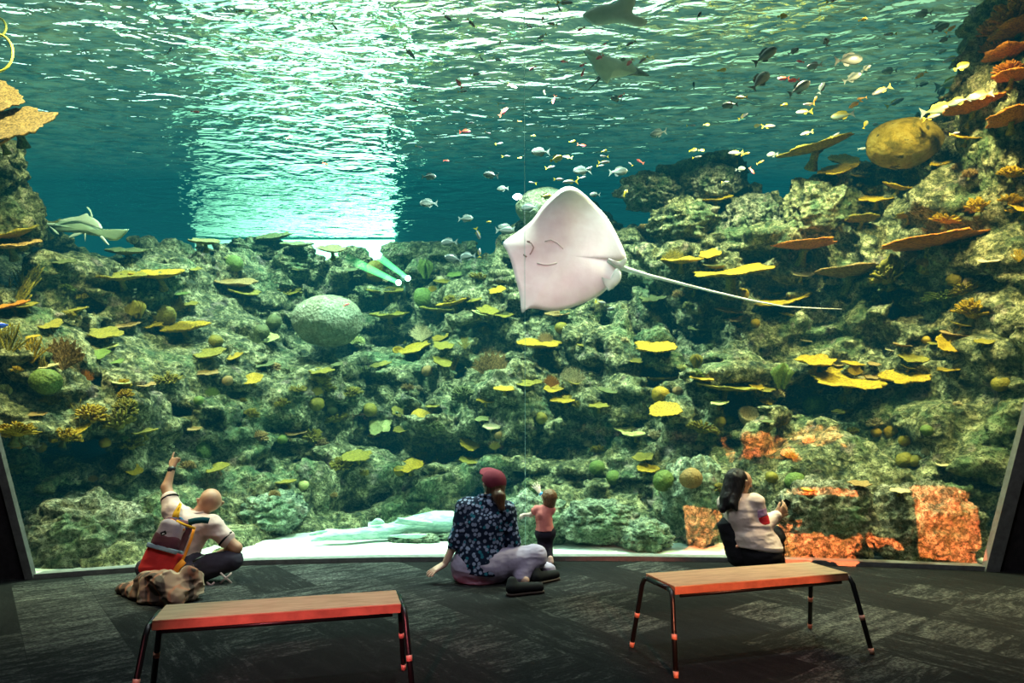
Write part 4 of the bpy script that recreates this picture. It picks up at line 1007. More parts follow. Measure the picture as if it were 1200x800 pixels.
SP = {
 'A': ('small red pink anthias', fm('red_pink_scales', (.85, .10, .04), (.75, .14, .25)), mt_r, .34, .16, TAILF),
 'Y': ('slim pink yellow-tailed fish', fm('pink_white_scales', (.13, .125, .15), (.30, .25, .265)), mt_y, .27, .15, TAILF),
 'S': ('oval silver grey jack', fm('silver_scales', (.05, .065, .065), (.19, .20, .195)), mt_g, .46, .16, TAILF),
 'O': ('small orange fish', fm('orange_scales', (.60, .20, .01), (.55, .28, .04)), mt_o, .30, .16, TAILF),
 'T': ('small bright yellow fish', fm('yellow_scales', (.50, .34, .015), (.45, .38, .18)), mt_y, .52, .18, TAILR),
 'P': ('large pale yellow-backed fish', fm('yellow_backed_scales', (.34, .26, .04), (.26, .30, .24)), mt_g, .36, .18, TAILF),
 'D': ('small dark fish', fm('dark_scales', (.05, .06, .05), (.14, .15, .13)), mt_d, .36, .16, TAILF),
 'U': ('vivid blue tang with a yellow tail', fm('blue_scales', (.02, .08, .75), (.02, .10, .60)), mt_y, .46, .16, TAILR)}
FP = {}
for k, (nm, m, fmn, hh_, ww, tl) in SP.items():
    b = fish_body(hh_, ww); b.materials.append(m)
    parts = [('body', b)]
    for pn, me in (('tail_fin', tl.copy()), ('dorsal_fin', dors(hh_)), ('anal_fin', anal(hh_))):
        me.materials.append(fmn if pn == 'tail_fin' or k in 'YTU' else (fmn if k != 'P' else mt_y)); parts.append((pn, me))
    e_ = EYE.copy(); e_.materials.append(mt_k); parts.append(('eye', e_)); FP[k] = parts
FISH = '''Y 282 13 12 20|Y 392 31 11 -50|Y 199 59 10 60|D 386 99 9 45|A 229 131 10 0|A 339 161 9 30|A 381 192 7 -20|Y 524 20 17 -50|Y 552 27 14 -40|Y 480 62 19 -42|Y 462 10 10 -60|Y 587 13 9 -30|Y 620 30 13 -50|Y 662 3 20 -5|Y 655 9 11 -60|Y 647 28 14 180|A 681 34 11 210|A 636 22 9 80|Y 635 43 13 200|A 634 48 6 0|A 586 50 6 80
A 708 52 7 20|Y 739 51 14 200|Y 754 70 14 215|A 703 67 12 215|A 738 73 13 235|A 683 76 11 215|A 683 85 10 245|A 661 72 10 180|A 624 80 10 215|Y 583 70 12 -20|Y 564 68 9 -60|Y 557 87 14 -10|Y 601 101 12 -15|A 538 98 13 125|Y 542 107 12 0|Y 486 118 12 -10|Y 588 121 10 0|O 638 108 7 100|A 649 117 11 250|Y 669 115 8 200|S 722 116 15 175|A 728 112 9 200|A 590 131 14 40|Y 551 144 10 0|A 545 154 14 0|Y 572 156 9 -20
O 609 142 6 0|Y 585 168 9 10|Y 593 183 10 0|S 457 154 7 90|Y 491 172 9 -10|A 523 188 7 0|T 625 159 6 0|T 671 166 9 0|A 682 170 11 -10|S 771 156 21 180|S 633 178 22 180|T 652 186 16 20|Y 665 184 13 160|Y 645 196 12 10|T 609 185 6 0|S 682 200 22 180|T 708 177 8 0|Y 708 183 11 180|Y 708 190 14 0|Y 704 194 9 0|S 725 201 22 0|Y 655 210 12 0|Y 668 213 18 180|Y 682 208 11 0|Y 624 214 10 170|S 575 205 19 170|S 589 221 14 180|T 640 230 13 0|S 620 243 21 180|S 503 207 17 0|S 502 238 21 180|S 546 256 18 0|T 573 260 6 0|S 593 267 20 170|S 697 228 13 170|T 733 226 9 60|A 750 189 10 150|Y 739 192 7 130
T 917 19 12 0|T 1011 23 10 0|Y 977 0 17 0|D 819 18 11 60|S 1082 16 20 160|S 1140 13 16 90|S 1102 32 22 20|O 1114 34 14 35|Y 1043 40 15 170|S 968 49 14 100|S 897 65 30 25|S 891 94 32 50|S 995 70 32 0|S 954 77 19 170|A 938 72 10 150|S 1042 83 17 170|S 999 91 21 15|S 1015 80 12 30|S 937 103 27 20|S 963 103 14 60|A 918 92 14 180|A 930 94 13 180|O 1079 88 14 200|D 1081 99 13 0|D 1103 61 12 0|Y 1115 69 21 180|T 1127 78 18 20|P 1115 97 34 0|S 1103 108 16 60|P 1123 119 25 180|P 1148 112 27 180|P 1100 128 38 0|Y 1092 137 19 0|Y 1033 106 23 200|Y 1049 120 21 20|T 846 82 11 0|O 869 114 14 180|S 855 123 19 180|Y 871 136 13 20|T 919 123 9 0|Y 948 122 13 180|O 955 117 9 60|Y 942 131 19 180|O 1002 122 17 210|O 1010 115 11 180|P 987 135 26 180|T 1014 146 10 60|S 1027 146 10 150|Y 945 156 15 180|T 888 147 10 180|Y 901 148 16 0|Y 979 158 11 30|T 828 146 8 0|Y 810 147 11 0|D 813 100 9 90|Y 1119 156 11 0|T 812 176 10 0|T 822 176 8 0|Y 817 184 11 0|Y 862 179 18 180|O 874 180 10 0|S 905 181 13 180|O 891 190 9 20|S 868 198 12 0|A 881 200 10 -60|S 1010 174 9 0|O 967 197 9 0
S 526 284 20 180|Y 560 274 15 -70|S 592 270 22 0|S 531 303 21 170|S 548 300 19 180|Y 562 296 12 90|Y 704 354 13 -10|A 406 357 8 30|D 715 362 12 0|U 3 381 16 190|S 1107 46 13 200|S 640 262 12 0|Y 690 197 10 20|Y 850 213 9 0|S 930 60 14 10'''
rg = random.Random(3)
bpy.context.view_layer.update()
for tok in FISH.replace('\n', '|').split('|'):
    k, px, py, ln, ang = tok.split(); px, py, ln, ang = float(px), float(py), float(ln), float(ang)
    r_ = ray(px, py); sl = r_.z/r_.y; Ym = min(9.6, (6.0-H)/sl if sl > .05 else 9.6)
    loc, n_, ok = hit(px, py); Ymx = min(Ym, (loc.y-.35) if ok else 99)
    if k == 'U': Ymx = 6.9
    near = 640 < px < 770 and 30 < py < 110
    Y = Ymx*rg.uniform(.84, .97)
    if px > 840 and py < 125: Y = Ymx*(rg.uniform(.74, .86) if px < 1040 else rg.uniform(.92, .97))
    if near: Y = min(Y, 7.1)
    if 590 < px < 735 and 210 < py < 370: Y = min(max(Y, 7.6), Ymx)
    Y = max(Y, glass_y(at(px, py, Y).x, at(px, py, Y).z)+.4)
    p = at(px, py, Y); s = ln*Y/F/1.02
    o = empty({'A': 'anthias', 'Y': 'fusilier', 'S': 'silver_jack', 'O': 'orange_fish', 'T': 'yellow_fish', 'P': 'snapper', 'D': 'dark_fish', 'U': 'blue_tang'}[k], p)
    yaw = math.radians(rg.uniform(-22, 22)); a = math.radians(ang)
    M = Matrix.Rotation(-math.atan2(p.x, p.y), 3, 'Z') @ Matrix.Rotation(-a, 3, 'Y')
    if 90 < ang < 270: M = M @ Matrix.Rotation(PI, 3, 'X')
    M = M @ Matrix.Rotation(yaw, 3, 'Z')
    o.rotation_euler = M.to_euler(); o.scale = (s, s, s)
    for pn, me in (FP[k] if ln > 11 else FP[k][:2]): link(pn, me, None, o)
    register(o, SP[k][0], px, py, 'fish', {'A': 'red anthias', 'Y': 'yellow tailed fusiliers', 'S': 'silver jacks', 'O': 'orange fish', 'T': 'yellow fish', 'P': 'yellow backed fish', 'D': 'dark fish', 'U': None}[k])
# ================================================================== BENCHES
M_oak = NT('pale_oak_top'); t = M_oak; v = t.coord('Object', (2.2, 22, 8))
c = t.ramp(t.noise(v, 2.4, 6, .65, .6), [(.32, (.50, .31, .16)), (.52, (.70, .48, .27)), (.72, (.80, .58, .35))])
t.bsdf(c, .42, t.bump(t.noise(v, 10, 4, .6), .12, .003), .4); M_oak = t.m
M_edge_oak = simple('red_lit_oak_edge', (.50, .20, .11), .5, nscale=9, var=.3)  # oak edge with the red room light's tint put into its colour
M_blk = simple('black_steel', (.008, .008, .009), .35, .5)
M_cop = simple('copper_foot_tip', (.72, .32, .22), .4, .5)
def bench(fl_, fr_, br_, bl_, label, hz_=.45, over=True):
    """corners given as photo points on the top face"""
    A, B, C_, D_ = (atz(*q, hz_) for q in (fl_, fr_, br_, bl_))
    ex = (B-A); L = ex.length; ex.normalize(); ey = Vector((-ex.y, ex.x, 0)); Wd = (abs((D_-A).dot(ey))+abs((C_-B).dot(ey)))/2
    cen = (A+B)/2+ey*Wd/2; ang = math.atan2(ex.y, ex.x)
    o = empty('bench', (cen.x, cen.y, 0), (0, 0, ang), label=label, cat='bench')
    th = .045
    mb = MB(); mb.box((0, 0, hz_-.003), (L, Wd, .006), None, .0015); mb.build('seat_top', M_oak, o, smooth=False)
    mb = MB(); mb.box((0, 0, hz_-.006-(th-.006)/2), (L-.001, Wd-.001, th-.006), None, .002); mb.build('seat_edge', M_edge_oak, o, smooth=False)
    mb = MB()
    for s in (-1, 1): mb.tube([(-L/2+.04, s*(Wd/2-.02), hz_-th-.01), (L/2-.04, s*(Wd/2-.02), hz_-th-.01)], .012, 6)
    mb.build('under_rail', M_blk, o)
    r = .0145
    for sx in (-1, 1):
        x0_ = sx*(L/2-.015); mb = MB(); P = []
        # cross bar just outside the end of the seat, curving into both legs
        mb.tube([(sx*(L/2+.012), -Wd/2+.05, hz_-.02), (sx*(L/2+.012), Wd/2-.05, hz_-.02)], r, 8); mb.build('end_bar', M_blk, o)
        for sy in (-1, 1):
            leg = empty('leg', (0, 0, 0)); leg.parent = o
            x1 = sx*(L/2+.012); top = Vector((x1, sy*(Wd/2-.05), hz_-.02)); k1 = Vector((x1+sx*.004, sy*(Wd/2-.012), hz_-.03)); k2 = Vector((x1+sx*.01, sy*(Wd/2+.008), hz_-.065)); ft = Vector((x1+sx*.045, sy*(Wd/2+.085), .028))
            bpy.data.objects.remove(leg)
            mb = MB(); mb.tube([top, k1, k2, k2.lerp(ft, .5), ft], r, 8); lg = mb.build('leg', M_blk, o)
            d = (ft-k2).normalized()
            m_ = k2.lerp(ft, .52); mb = MB(); mb.tube([m_-d*.014, m_+d*.014], r+.0015, 10); mb.build('copper_band', M_cop, lg)
            mb = MB(); mb.tube([ft-d*.006, ft+d*.026], [r+.001, r-.001], 10); mb.build('foot_tip', M_cop, lg)
    return o
bench((178, 727), (470, 707), (463, 690), (192, 710), 'oak topped bench on black legs, the left one, behind the pointing person')
bench((791, 687), (994, 671), (956, 657), (765, 671), 'oak topped bench on black legs, the right one, behind the crouching person')
# ================================================================== PEOPLE (one continuous implicit body each)
def sdf_mesh(prims, h=.006, k=.025, cuts=(), disp=None, subs=()):
    """prims: (a, b, ra, rb[, k]) round cones, smooth union -> verts, quads"""
    P = []
    for q in prims: P += [q[0], q[1]]
    rm = max(max(q[2], q[3]) for q in prims)+.06
    lo = Vector((min(p.x for p in P)-rm, min(p.y for p in P)-rm, min(p.z for p in P)-rm)); hi = Vector((max(p.x for p in P)+rm, max(p.y for p in P)+rm, max(p.z for p in P)+rm))
    g = [np.arange(lo[i], hi[i]+h, h, dtype=np.float32) for i in range(3)]
    val = np.full([len(x) for x in g], .08, np.float32)
    def seg(a, b, ra, rb, sub=False):
        m = max(ra, rb)+.09; sl = []
        for i in range(3):
            l_ = max(0, int((min(a[i], b[i])-m-lo[i])/h)); u_ = min(len(g[i]), int((max(a[i], b[i])+m-lo[i])/h)+2); sl.append(slice(l_, u_))
        X = g[0][sl[0]][:, None, None]; Y_ = g[1][sl[1]][None, :, None]; Z_ = g[2][sl[2]][None, None, :]
        ab = b-a; L2 = max(ab.length_squared, 1e-9)
        t_ = np.clip(((X-a.x)*ab.x+(Y_-a.y)*ab.y+(Z_-a.z)*ab.z)/L2, 0, 1)
        d = np.sqrt((X-a.x-t_*ab.x)**2+(Y_-a.y-t_*ab.y)**2+(Z_-a.z-t_*ab.z)**2)-(ra+(rb-ra)*t_)
        return tuple(sl), d
    for q in prims:
        kk = q[4] if len(q) > 4 else k
        sl, d = seg(*q[:4]); v = val[sl]
        hh = np.clip(.5+.5*(v-d)/kk, 0, 1); val[sl] = v*(1-hh)+d*hh-kk*hh*(1-hh)
    for q in subs:
        sl, d = seg(*q[:4]); val[sl] = np.maximum(val[sl], -d)
    if disp is not None:
        I, J, K = np.nonzero(np.abs(val) < .035); Pt = np.stack([g[0][I], g[1][J], g[2][K]], 1); val[I, J, K] -= disp(Pt)
    for (p0, n) in cuts:   # keep the side the normal points to
        val = np.maximum(val, -((g[0][:, None, None]-p0.x)*n.x+(g[1][None, :, None]-p0.y)*n.y+(g[2][None, None, :]-p0.z)*n.z))
    return surface_nets(val, tuple(lo), h)
def sdf_obj(name, prims, mat, parent, **k):
    Pv, Q = sdf_mesh(prims, **k); og = np.array(parent.location[:], np.float32) if parent else 0
    o = link(name, np_mesh(name, Pv-og, Q), mat, parent); return o
def grow(prims, e, k=None): return [(q[0], q[1], q[2]+e, q[3]+e)+tuple(q[4:]) for q in prims]
def wrinkle(a=.006, f=9, st=(1, 1, 2.4)): 
    return lambda P: fbm(P*f*np.array(st, np.float32)+3.3, 3, .5, ridged=True)*a*2
def vl(a, b, t_): return a+(b-a)*t_
def skin(name, col):
    t = NT(name); v = t.coord('Object'); c = t.ramp(t.noise(v, 14, 4, .6), [(.3, tuple(x*.82 for x in col)), (.7, col)])
    nd = t.bsdf(c, .5, t.bump(t.noise(v, 160, 2, .5), .12, .002), .35); nd.inputs['Subsurface Weight'].default_value = .08; nd.inputs['Subsurface Radius'].default_value = (.02, .008, .004); return t.m
def hand(wrist, tip_dir, palm_n, curl=.3, size=1.0, spread=.16, curls=None, side=1):
    """palm and five fingers as prims; tip_dir: towards fingertips; palm_n: out of the palm; side: thumb side"""
    d = tip_dir.normalized(); n = (palm_n-d*palm_n.dot(d)).normalized(); w = d.cross(n)*side
    R = []; s = size
    k0 = wrist+d*.02*s; kn = wrist+d*.085*s
    for i, off in enumerate((-.028, -.0095, .0095, .028)):
        R.append((k0+w*off*.55*s, kn+w*off*s, .0165*s, .0125*s, .014))
    lens = (.070, .078, .072, .056); curls = curls or [curl]*4
    for i, off in enumerate((.030, .010, -.010, -.029)):
        p = kn+w*off*s; a = off/.03*spread; dd = (d*math.cos(a)+w*math.sin(a)); L = lens[i]*s; c = curls[i]; ang = 0; pr = .0092*s
        for j, fr in enumerate((.44, .32, .24)):
            ang += c; q = p+(dd*math.cos(ang)+n*math.sin(ang))*L*fr; r2 = pr*.90
            R.append((p, q, pr, r2, .004)); p, pr = q, r2
    t0 = wrist+d*.025*s+w*.022*s; t1 = t0+(d*.7+w*.75+n*.25).normalized()*.036*s; t2 = t1+(d*.9+w*.35+n*.3).normalized()*.030*s; t3 = t2+(d*1+w*.1+n*.3).normalized()*.020*s
    R += [(t0, t1, .0135*s, .0115*s, .01), (t1, t2, .0112*s, .010*s, .004), (t2, t3, .010*s, .0082*s, .004)]
    return R
def face_prims(c, r, fwd, up):
    """skull, jaw, nose, ears, brow; c = head centre, r = half head height"""
    rt = fwd.cross(up).normalized(); up = rt.cross(fwd).normalized(); R = []
    R.append((c+up*r*.18-fwd*r*.12, c+up*r*.20+fwd*r*.10, r*.76, r*.72, .02))
    R.append((c-up*r*.10+fwd*r*.22, c-up*r*.62+fwd*r*.42, r*.50, r*.28, .03))
    R.append((c+up*r*.12+fwd*r*.76, c-up*r*.16+fwd*r*.98, r*.07, r*.12, .012))       # nose
    R.append((c+up*r*.24+fwd*r*.66-rt*r*.3, c+up*r*.24+fwd*r*.66+rt*r*.3, r*.11, r*.11, .02))  # brow
    R.append((c-up*r*.36+fwd*r*.72-rt*r*.16, c-up*r*.36+fwd*r*.72+rt*r*.16, r*.06, r*.06, .01))  # lips
    for s in (-1, 1):
        e = c+rt*s*r*.76-fwd*r*.08-up*r*.02
        R += [(e-up*r*.12, e+up*r*.2+rt*s*r*.10-fwd*r*.06, r*.07, r*.10, .012)]
    return R
def eyes(parent, c, r, fwd, up):
    rt = fwd.cross(up).normalized(); up = rt.cross(fwd).normalized(); og = parent.location
    for s in (-1, 1):
        p = c+fwd*r*.70+up*r*.06+rt*s*r*.30; mb = MB(); mb.ball(p-og, r*.10, 10, 8); e = mb.build('eye', simple('eye_white', (.8, .78, .75), .3), parent)
        mb = MB(); mb.ball(p+fwd*r*.065-og, r*.06, 8, 6); mb.build('iris', simple('dark_iris', (.03, .02, .015), .2), e)
def J(px, py, Y): return at(px, py, Y)
V3 = Vector
# ------------------------------------------------------------------ the pointing person
M_sk1 = skin('tanned_skin', (.56, .27, .17)); M_sk2 = skin('fair_skin', (.70, .44, .33)); M_sk3 = skin('toddler_skin', (.85, .60, .52)); M_sk4 = skin('warm_skin', (.58, .32, .20))
def cloth(name, col, bs=260, var=.15, extra=None):
    t = NT(name); v = t.coord('Object'); c = t.ramp(t.noise(v, 7, 4, .6), [(.3, tuple(x*(1-var) for x in col)), (.7, tuple(min(1, x*(1+var)) for x in col))])
    if extra: c = extra(t, v, c)
    t.bsdf(c, .85, t.bump(t.noise(v, bs, 2, .6), .25, .002), .15); return t.m
bp = atz(205, 688, 0)
man = empty('person', (bp.x, bp.y, 0), label='bald person in a pale pink shirt sitting cross-legged, pointing one arm up at the tank', cat='person')
hipc = J(205, 671, 5.93); waist = J(209, 653, 5.95); chest = J(220, 622, 6.02); shL = J(203, 598, 6.07); shR = J(247, 616, 6.0); neck0 = J(228, 606, 6.05); neck1 = J(238, 597, 6.10); headc = J(246, 588, 6.13)
elL = J(195, 571, 6.16); wrL = J(202, 548, 6.24); elR = J(277, 642, 6.02); wrR = J(250, 652, 6.13)
torso = [(hipc+V3((-.03, 0, .02)), hipc+V3((.09, 0, .02)), .13, .13), (hipc, waist, .15, .135), (waist, chest, .14, .15), (waist+V3((-.04, 0, 0)), chest+V3((-.04, 0, 0)), .12, .13), (chest, neck0+V3((0, 0, -.05)), .15, .09),
         (neck0+V3((0, 0, -.05)), shL, .085, .062), (neck0+V3((0, 0, -.05)), shR, .085, .066), (chest, shR, .13, .066), (chest, shL, .12, .062)]
armL = [(shL, elL, .060, .043), (elL, wrL, .042, .027)]; armR = [(shR, elR, .064, .047), (elR, wrR, .045, .029)]
knR = J(272, 656, 6.02); anR = J(236, 683, 5.98); knL = J(172, 665, 6.05); anL = J(225, 680, 6.10)
legs = [(hipc+V3((.09, 0, -.02)), knR, .095, .066), (knR, anR, .064, .042), (hipc+V3((-.05, .02, -.02)), knL, .095, .065), (knL, anL, .06, .042)]
for L_ in legs: pass
def flo(p, z): return V3((p.x, p.y, max(p.z, z)))
legs = [(flo(a, .10), flo(b, .065), ra, rb) for a, b, ra, rb in legs]
fwdm = V3((-.35, .85, .42)).normalized(); upm = V3((.28, -.18, .93)).normalized()
handL = hand(wrL, (J(205, 536, 6.28)-wrL), V3((.3, .9, -.3)), curls=[.05, 1.15, 1.2, 1.2], size=1.0, side=1, spread=.02)
handR = hand(wrR, V3((-1, .25, -.1)), V3((0, .2, -1)), .35, 1, side=1)
body = torso+armL+armR+legs+[(neck0, neck1, .062, .058), (neck1, headc, .058, .07)]+face_prims(headc, .122, fwdm, upm)+handL+handR+[(flo(anR, .05), flo(anR, .05)+V3((-.14, .08, -.01)), .042, .03)]
sdf_obj('body', body, M_sk1, man, h=.0058, k=.022); eyes(man, headc, .122, fwdm, upm)
M_pink = cloth('pale_pink_shirt_cloth', (.72, .50, .46)); M_trimk = cloth('black_hem_cloth', (.015, .015, .018)); M_darkp = cloth('dark_plum_trousers', (.055, .045, .065))
sl1 = vl(shL, elL, .50); sl2 = vl(shR, elR, .58)
sh = grow(torso, .014)+[(shL, sl1, .074, .066), (shR, sl2, .078, .070)]
sdf_obj('shirt', sh, M_pink, man, h=.008, k=.03, disp=wrinkle(.013, 6, (1.4, 1, 1.8)), cuts=[(hipc+V3((0, 0, -.02)), V3((0, 0, 1)))], subs=[(neck0+V3((0, 0, .05)), neck1+V3((0, 0, .05)), .052, .07)])
for a, b, r_, q in ((shL, elL, .074, .50), (shR, elR, .078, .58)):
    p = vl(a, b, q); d = (b-a).normalized(); sdf_obj('sleeve_hem', [(p-d*.004, p+d*.006, r_, r_-.001)], M_trimk, man, h=.005, k=.005, cuts=[(p-d*.008, d), (p+d*.010, -d)])
pk = J(228, 600, 6.0); mb = MB(); P_ = []
for i in range(13):
    a = -2.6+i/12*5.2*.62; P_.append(neck0+V3((.072*math.sin(a+1.0), -.072*math.cos(a+1.0), .03+.012*math.cos(a)))-man.location)
mb.tube(P_, .013, 6); mb.build('collar', M_pink, man)
sdf_obj('trousers', grow(legs, .016)+[(flo(hipc, .13)+V3((-.03, 0, 0)), flo(hipc, .13)+V3((.09, 0, 0)), .15, .15)], M_darkp, man, h=.009, k=.03, disp=wrinkle(.007, 8))
# pink crossed stitching on the trouser leg
M_x = simple('pink_cross_print', (.60, .40, .38), .7)
for cx, cy, s in ((265, 677, 6.5), (247, 686, 4.5)):
    mb = MB(); Yx = J(cx, cy, 5.9).y
    for sg in (-1, 1):
        mb.tube([J(cx-s, cy-s*sg*.9, 5.90)-man.location, J(cx, cy, 5.885)-man.location, J(cx+s, cy+s*sg*.9, 5.90)-man.location], .008, 5)
    mb.build('cross_print', M_x, man)
sdf_obj('shoe', [(flo(anR, .045)+V3((-.02, -.02, -.01)), flo(anR, .045)+V3((-.18, .10, -.015)), .05, .038)], cloth('dark_shoe', (.02, .02, .022)), man, h=.008)
mb = MB(); d = (wrL-elL).normalized(); p = vl(elL, wrL, .93)-man.location; mb.tube([p-d*.014, p+d*.014], .034, 14); wt = mb.build('watch', simple('black_watch_strap', (.012, .012, .014), .4), man)
mb = MB(); mb.tube([p+V3((.0, -.030, 0)), p+V3((.0, -.042, 0))], .021, 14); mb.build('watch_dial', simple('dark_watch_dial', (.03, .035, .045), .15), wt)
sdf_obj('beard_stubble', [(headc+fwdm*.05-upm*.075, headc+fwdm*.075-upm*.062, .042, .03)], simple('grey_stubble', (.42, .38, .35), .8), man, h=.007)
# brown flannel tied at the waist and bunched on the floor
def plaid(t, v, c):
    sp = t.n('ShaderNodeSeparateXYZ'); t.l(t.coord('Object', (1, 1, 1), (.4, .3, .7)), sp.inputs[0]); 
    for i, (f, col, w) in enumerate(((13, (.50, .36, .26), .55), (13, (.04, .03, .03), .75), (26, (.35, .13, .08), .8))):
        s_ = t.math('SINE', t.math('MULTIPLY', sp.outputs[i % 3 if i < 2 else 0], f*2.2)); m_ = t.ramp(s_, [(w, (0, 0, 0)), (min(.99, w+.12), (.8, .8, .8))]); c = t.mix(m_, c, col)
    return c
M_plaid = cloth('brown_plaid_flannel', (.30, .17, .12), extra=plaid)
fp_ = lambda x, y, z_=.05, dy=0: (lambda q: V3((q.x, q.y+dy, z_)))(atz(x, y, z_))
fl_pr = [(hipc+V3((-.12, -.08, .03)), hipc+V3((.14, -.08, .0)), .09, .08), (fp_(150, 690), fp_(175, 698), .035, .05), (fp_(175, 698), fp_(205, 703), .055, .05), (fp_(205, 703), fp_(228, 694), .05, .045), (fp_(165, 688), fp_(215, 690), .07, .08), (fp_(205, 692, .1), fp_(228, 680, .12), .07, .06), (fp_(170, 682, .12), fp_(195, 682, .16), .08, .08), (fp_(143, 690, .03), fp_(160, 694, .03), .025, .03), (fp_(228, 680, .14), fp_(222, 672, .2), .05, .04)]
jk = sdf_obj('jacket_at_waist', fl_pr, M_plaid, man, h=.008, k=.04, disp=lambda P: fbm((P+fbm(P*5, 2)[:, None]*.12)*np.array([7, 7, 13], np.float32), 2, .45, ridged=True)*.06, cuts=[(V3((0, 0, .004)), V3((0, 0, 1)))])
# backpack
pc = J(198, 638, 5.78); bk = empty('backpack', pc, label='mauve and red backpack with orange straps worn by the pointing person', cat='backpack')
up_ = (J(213, 606, 5.86)-J(185, 672, 5.74)).normalized(); rt_ = (J(225, 625, 5.8)-J(180, 615, 5.82)); rt_ = (rt_-up_*rt_.dot(up_)).normalized(); out_ = up_.cross(rt_).normalized()
if out_.y > 0: out_ = -out_
def bx(u, w_, o_): return pc+up_*u+rt_*w_+out_*o_
M_mauve = cloth('grey_mauve_nylon', (.34, .25, .29)); M_maroon = cloth('maroon_nylon', (.11, .035, .05)); M_red = cloth('red_nylon', (.55, .03, .03)); M_or = cloth('orange_webbing', (.90, .28, .03)); M_ye = cloth('amber_webbing', (.85, .42, .03)); M_tealp = cloth('dark_teal_webbing', (.01, .07, .09)); M_bl = cloth('slate_blue_nylon', (.22, .28, .36))
def slabp(u0, u1, w, dpt, r, taper=1.0, o0=0.0):
    R = []
    for s in (-1, 1):
        for ds in (0, 1):
            R.append((bx(u0, s*(w/2-r), o0-(-ds)*(dpt-2*r)+r*0), bx(u1, s*(w/2-r)*taper, o0+ds*(dpt-2*r)), r, r))
    R.append((bx(u0, -(w/2-r), o0+dpt/2-r), bx(u0, (w/2-r), o0+dpt/2-r), r, r)); R.append((bx(u1, -(w/2-r)*taper, o0+dpt/2-r), bx(u1, (w/2-r)*taper, o0+dpt/2-r), r, r))
    n = 4
    for i in range(n): 
        q = (i+.5)/n*2-1; R.append((bx(u0, q*(w/2-r), o0+dpt-2*r), bx(u1, q*(w/2-r)*taper, o0+dpt-2*r), r, r)); R.append((bx(u0, q*(w/2-r), o0), bx(u1, q*(w/2-r)*taper, o0), r, r))
    return R
wr_ = wrinkle(.004, 9)
sdf_obj('main_bag', slabp(-.20, .16, .25, .13, .045, .85, -.03), M_maroon, bk, h=.008, k=.02, disp=wr_)
sdf_obj('red_base', slabp(-.21, -.07, .28, .17, .05, .95, -.03), M_red, bk, h=.008, k=.02, disp=wr_, cuts=[(bx(-.045, 0, 0), -up_)])
sdf_obj('slate_band', slabp(-.10, -.02, .265, .165, .035, .98, -.01), M_bl, bk, h=.007, k=.02, cuts=[(bx(-.055, 0, 0), up_), (bx(-.02, 0, 0), -up_)])
sdf_obj('top_pocket', slabp(0.0, .14, .22, .17, .045, .85, -.01), M_mauve, bk, h=.008, k=.02, disp=wr_, cuts=[(bx(.035, 0, .1), up_)])
sdf_obj('pocket_front', slabp(0.0, .05, .215, .168, .04, 1.0, -.01), M_maroon, bk, h=.008, k=.02, disp=wr_)
mb = MB(); P_ = [bx(.165, -.095, .07), bx(.19, -.04, .05), bx(.17, .05, .06), bx(.14, .105, .07)]; mb.tube([q-pc for q in P_], .010, 6); mb.build('orange_zip', M_or, bk)
mb = MB(); P_ = [bx(.19, -.06, .03), bx(.22, 0, .0), bx(.19, .07, .02), bx(.15, .1, .04)]; mb.tube([q-pc for q in P_], .014, 6); mb.build('blue_flap', cloth('blue_nylon', (.02, .10, .22)), bk)
def ribbon(name, pts, w, mat, parent, nrm=None, th=.006):
    og = parent.location; V = []; n_ = len(pts)
    for i, p in enumerate(pts):
        t_ = (pts[min(i+1, n_-1)]-pts[max(i-1, 0)]).normalized(); nn = (nrm or out_); s_ = t_.cross(nn).normalized()*w/2
        V += [p-s_-og, p+s_-og, p+s_+nn*th-og, p-s_+nn*th-og]
    Fc = [(0, 1, 2, 3), tuple(4*(n_-1)+q for q in (3, 2, 1, 0))]
    for i in range(n_-1):
        for k in range(4): Fc.append((4*i+k, 4*i+4+k, 4*i+4+(k+1) % 4, 4*i+(k+1) % 4))
    return link(name, pymesh(name, V, Fc), mat, parent)
ribbon('shoulder_strap', [J(205, 609, 5.82), J(207, 600, 5.84), J(210, 593, 5.93), J(209, 592, 6.0)], .055, M_ye, bk)
ribbon('shoulder_strap', [J(221, 612, 5.80), J(229, 610, 5.80), J(237, 609, 5.83), J(245, 610, 5.88)], .05, M_tealp, bk, V3((0, -1, .1)))
ribbon('side_strap', [J(228, 618, 5.76), J(224, 632, 5.74), J(217, 650, 5.71), J(210, 664, 5.69)], .022, M_or, bk)
ribbon('side_strap', [J(216, 657, 5.695), J(209, 664, 5.68), J(200, 679, 5.70)], .05, M_or, bk)
ribbon('zip_strap', [J(207, 610, 5.74), J(217, 615, 5.72), J(229, 619, 5.72)], .02, M_ye, bk)
ribbon('waist_belt', [J(226, 658, 5.76), J(233, 654, 5.80), J(240, 650, 5.86)], .018, M_blk, bk)
ps = J(199.5, 624, 5.60)
mb = MB(); mb.box((0, 0, 0), (.045, .004, .03)); q = mb.build('logo_patch', M_blk, bk, smooth=False); q.location = bx(.075, .0, .162)-pc; q.rotation_euler = (0, -math.radians(24), 0)
mb = MB(); mb.add([(-.012, -.004, -.006), (-.004, -.004, .007), (.0, -.004, .0), (.004, -.004, .004), (.012, -.004, -.006)], [(0, 1, 2), (0, 2, 4), (2, 3, 4)]); l_ = mb.build('mountain_emblem', simple('white_emblem', (.8, .8, .8), .6), q, smooth=False)
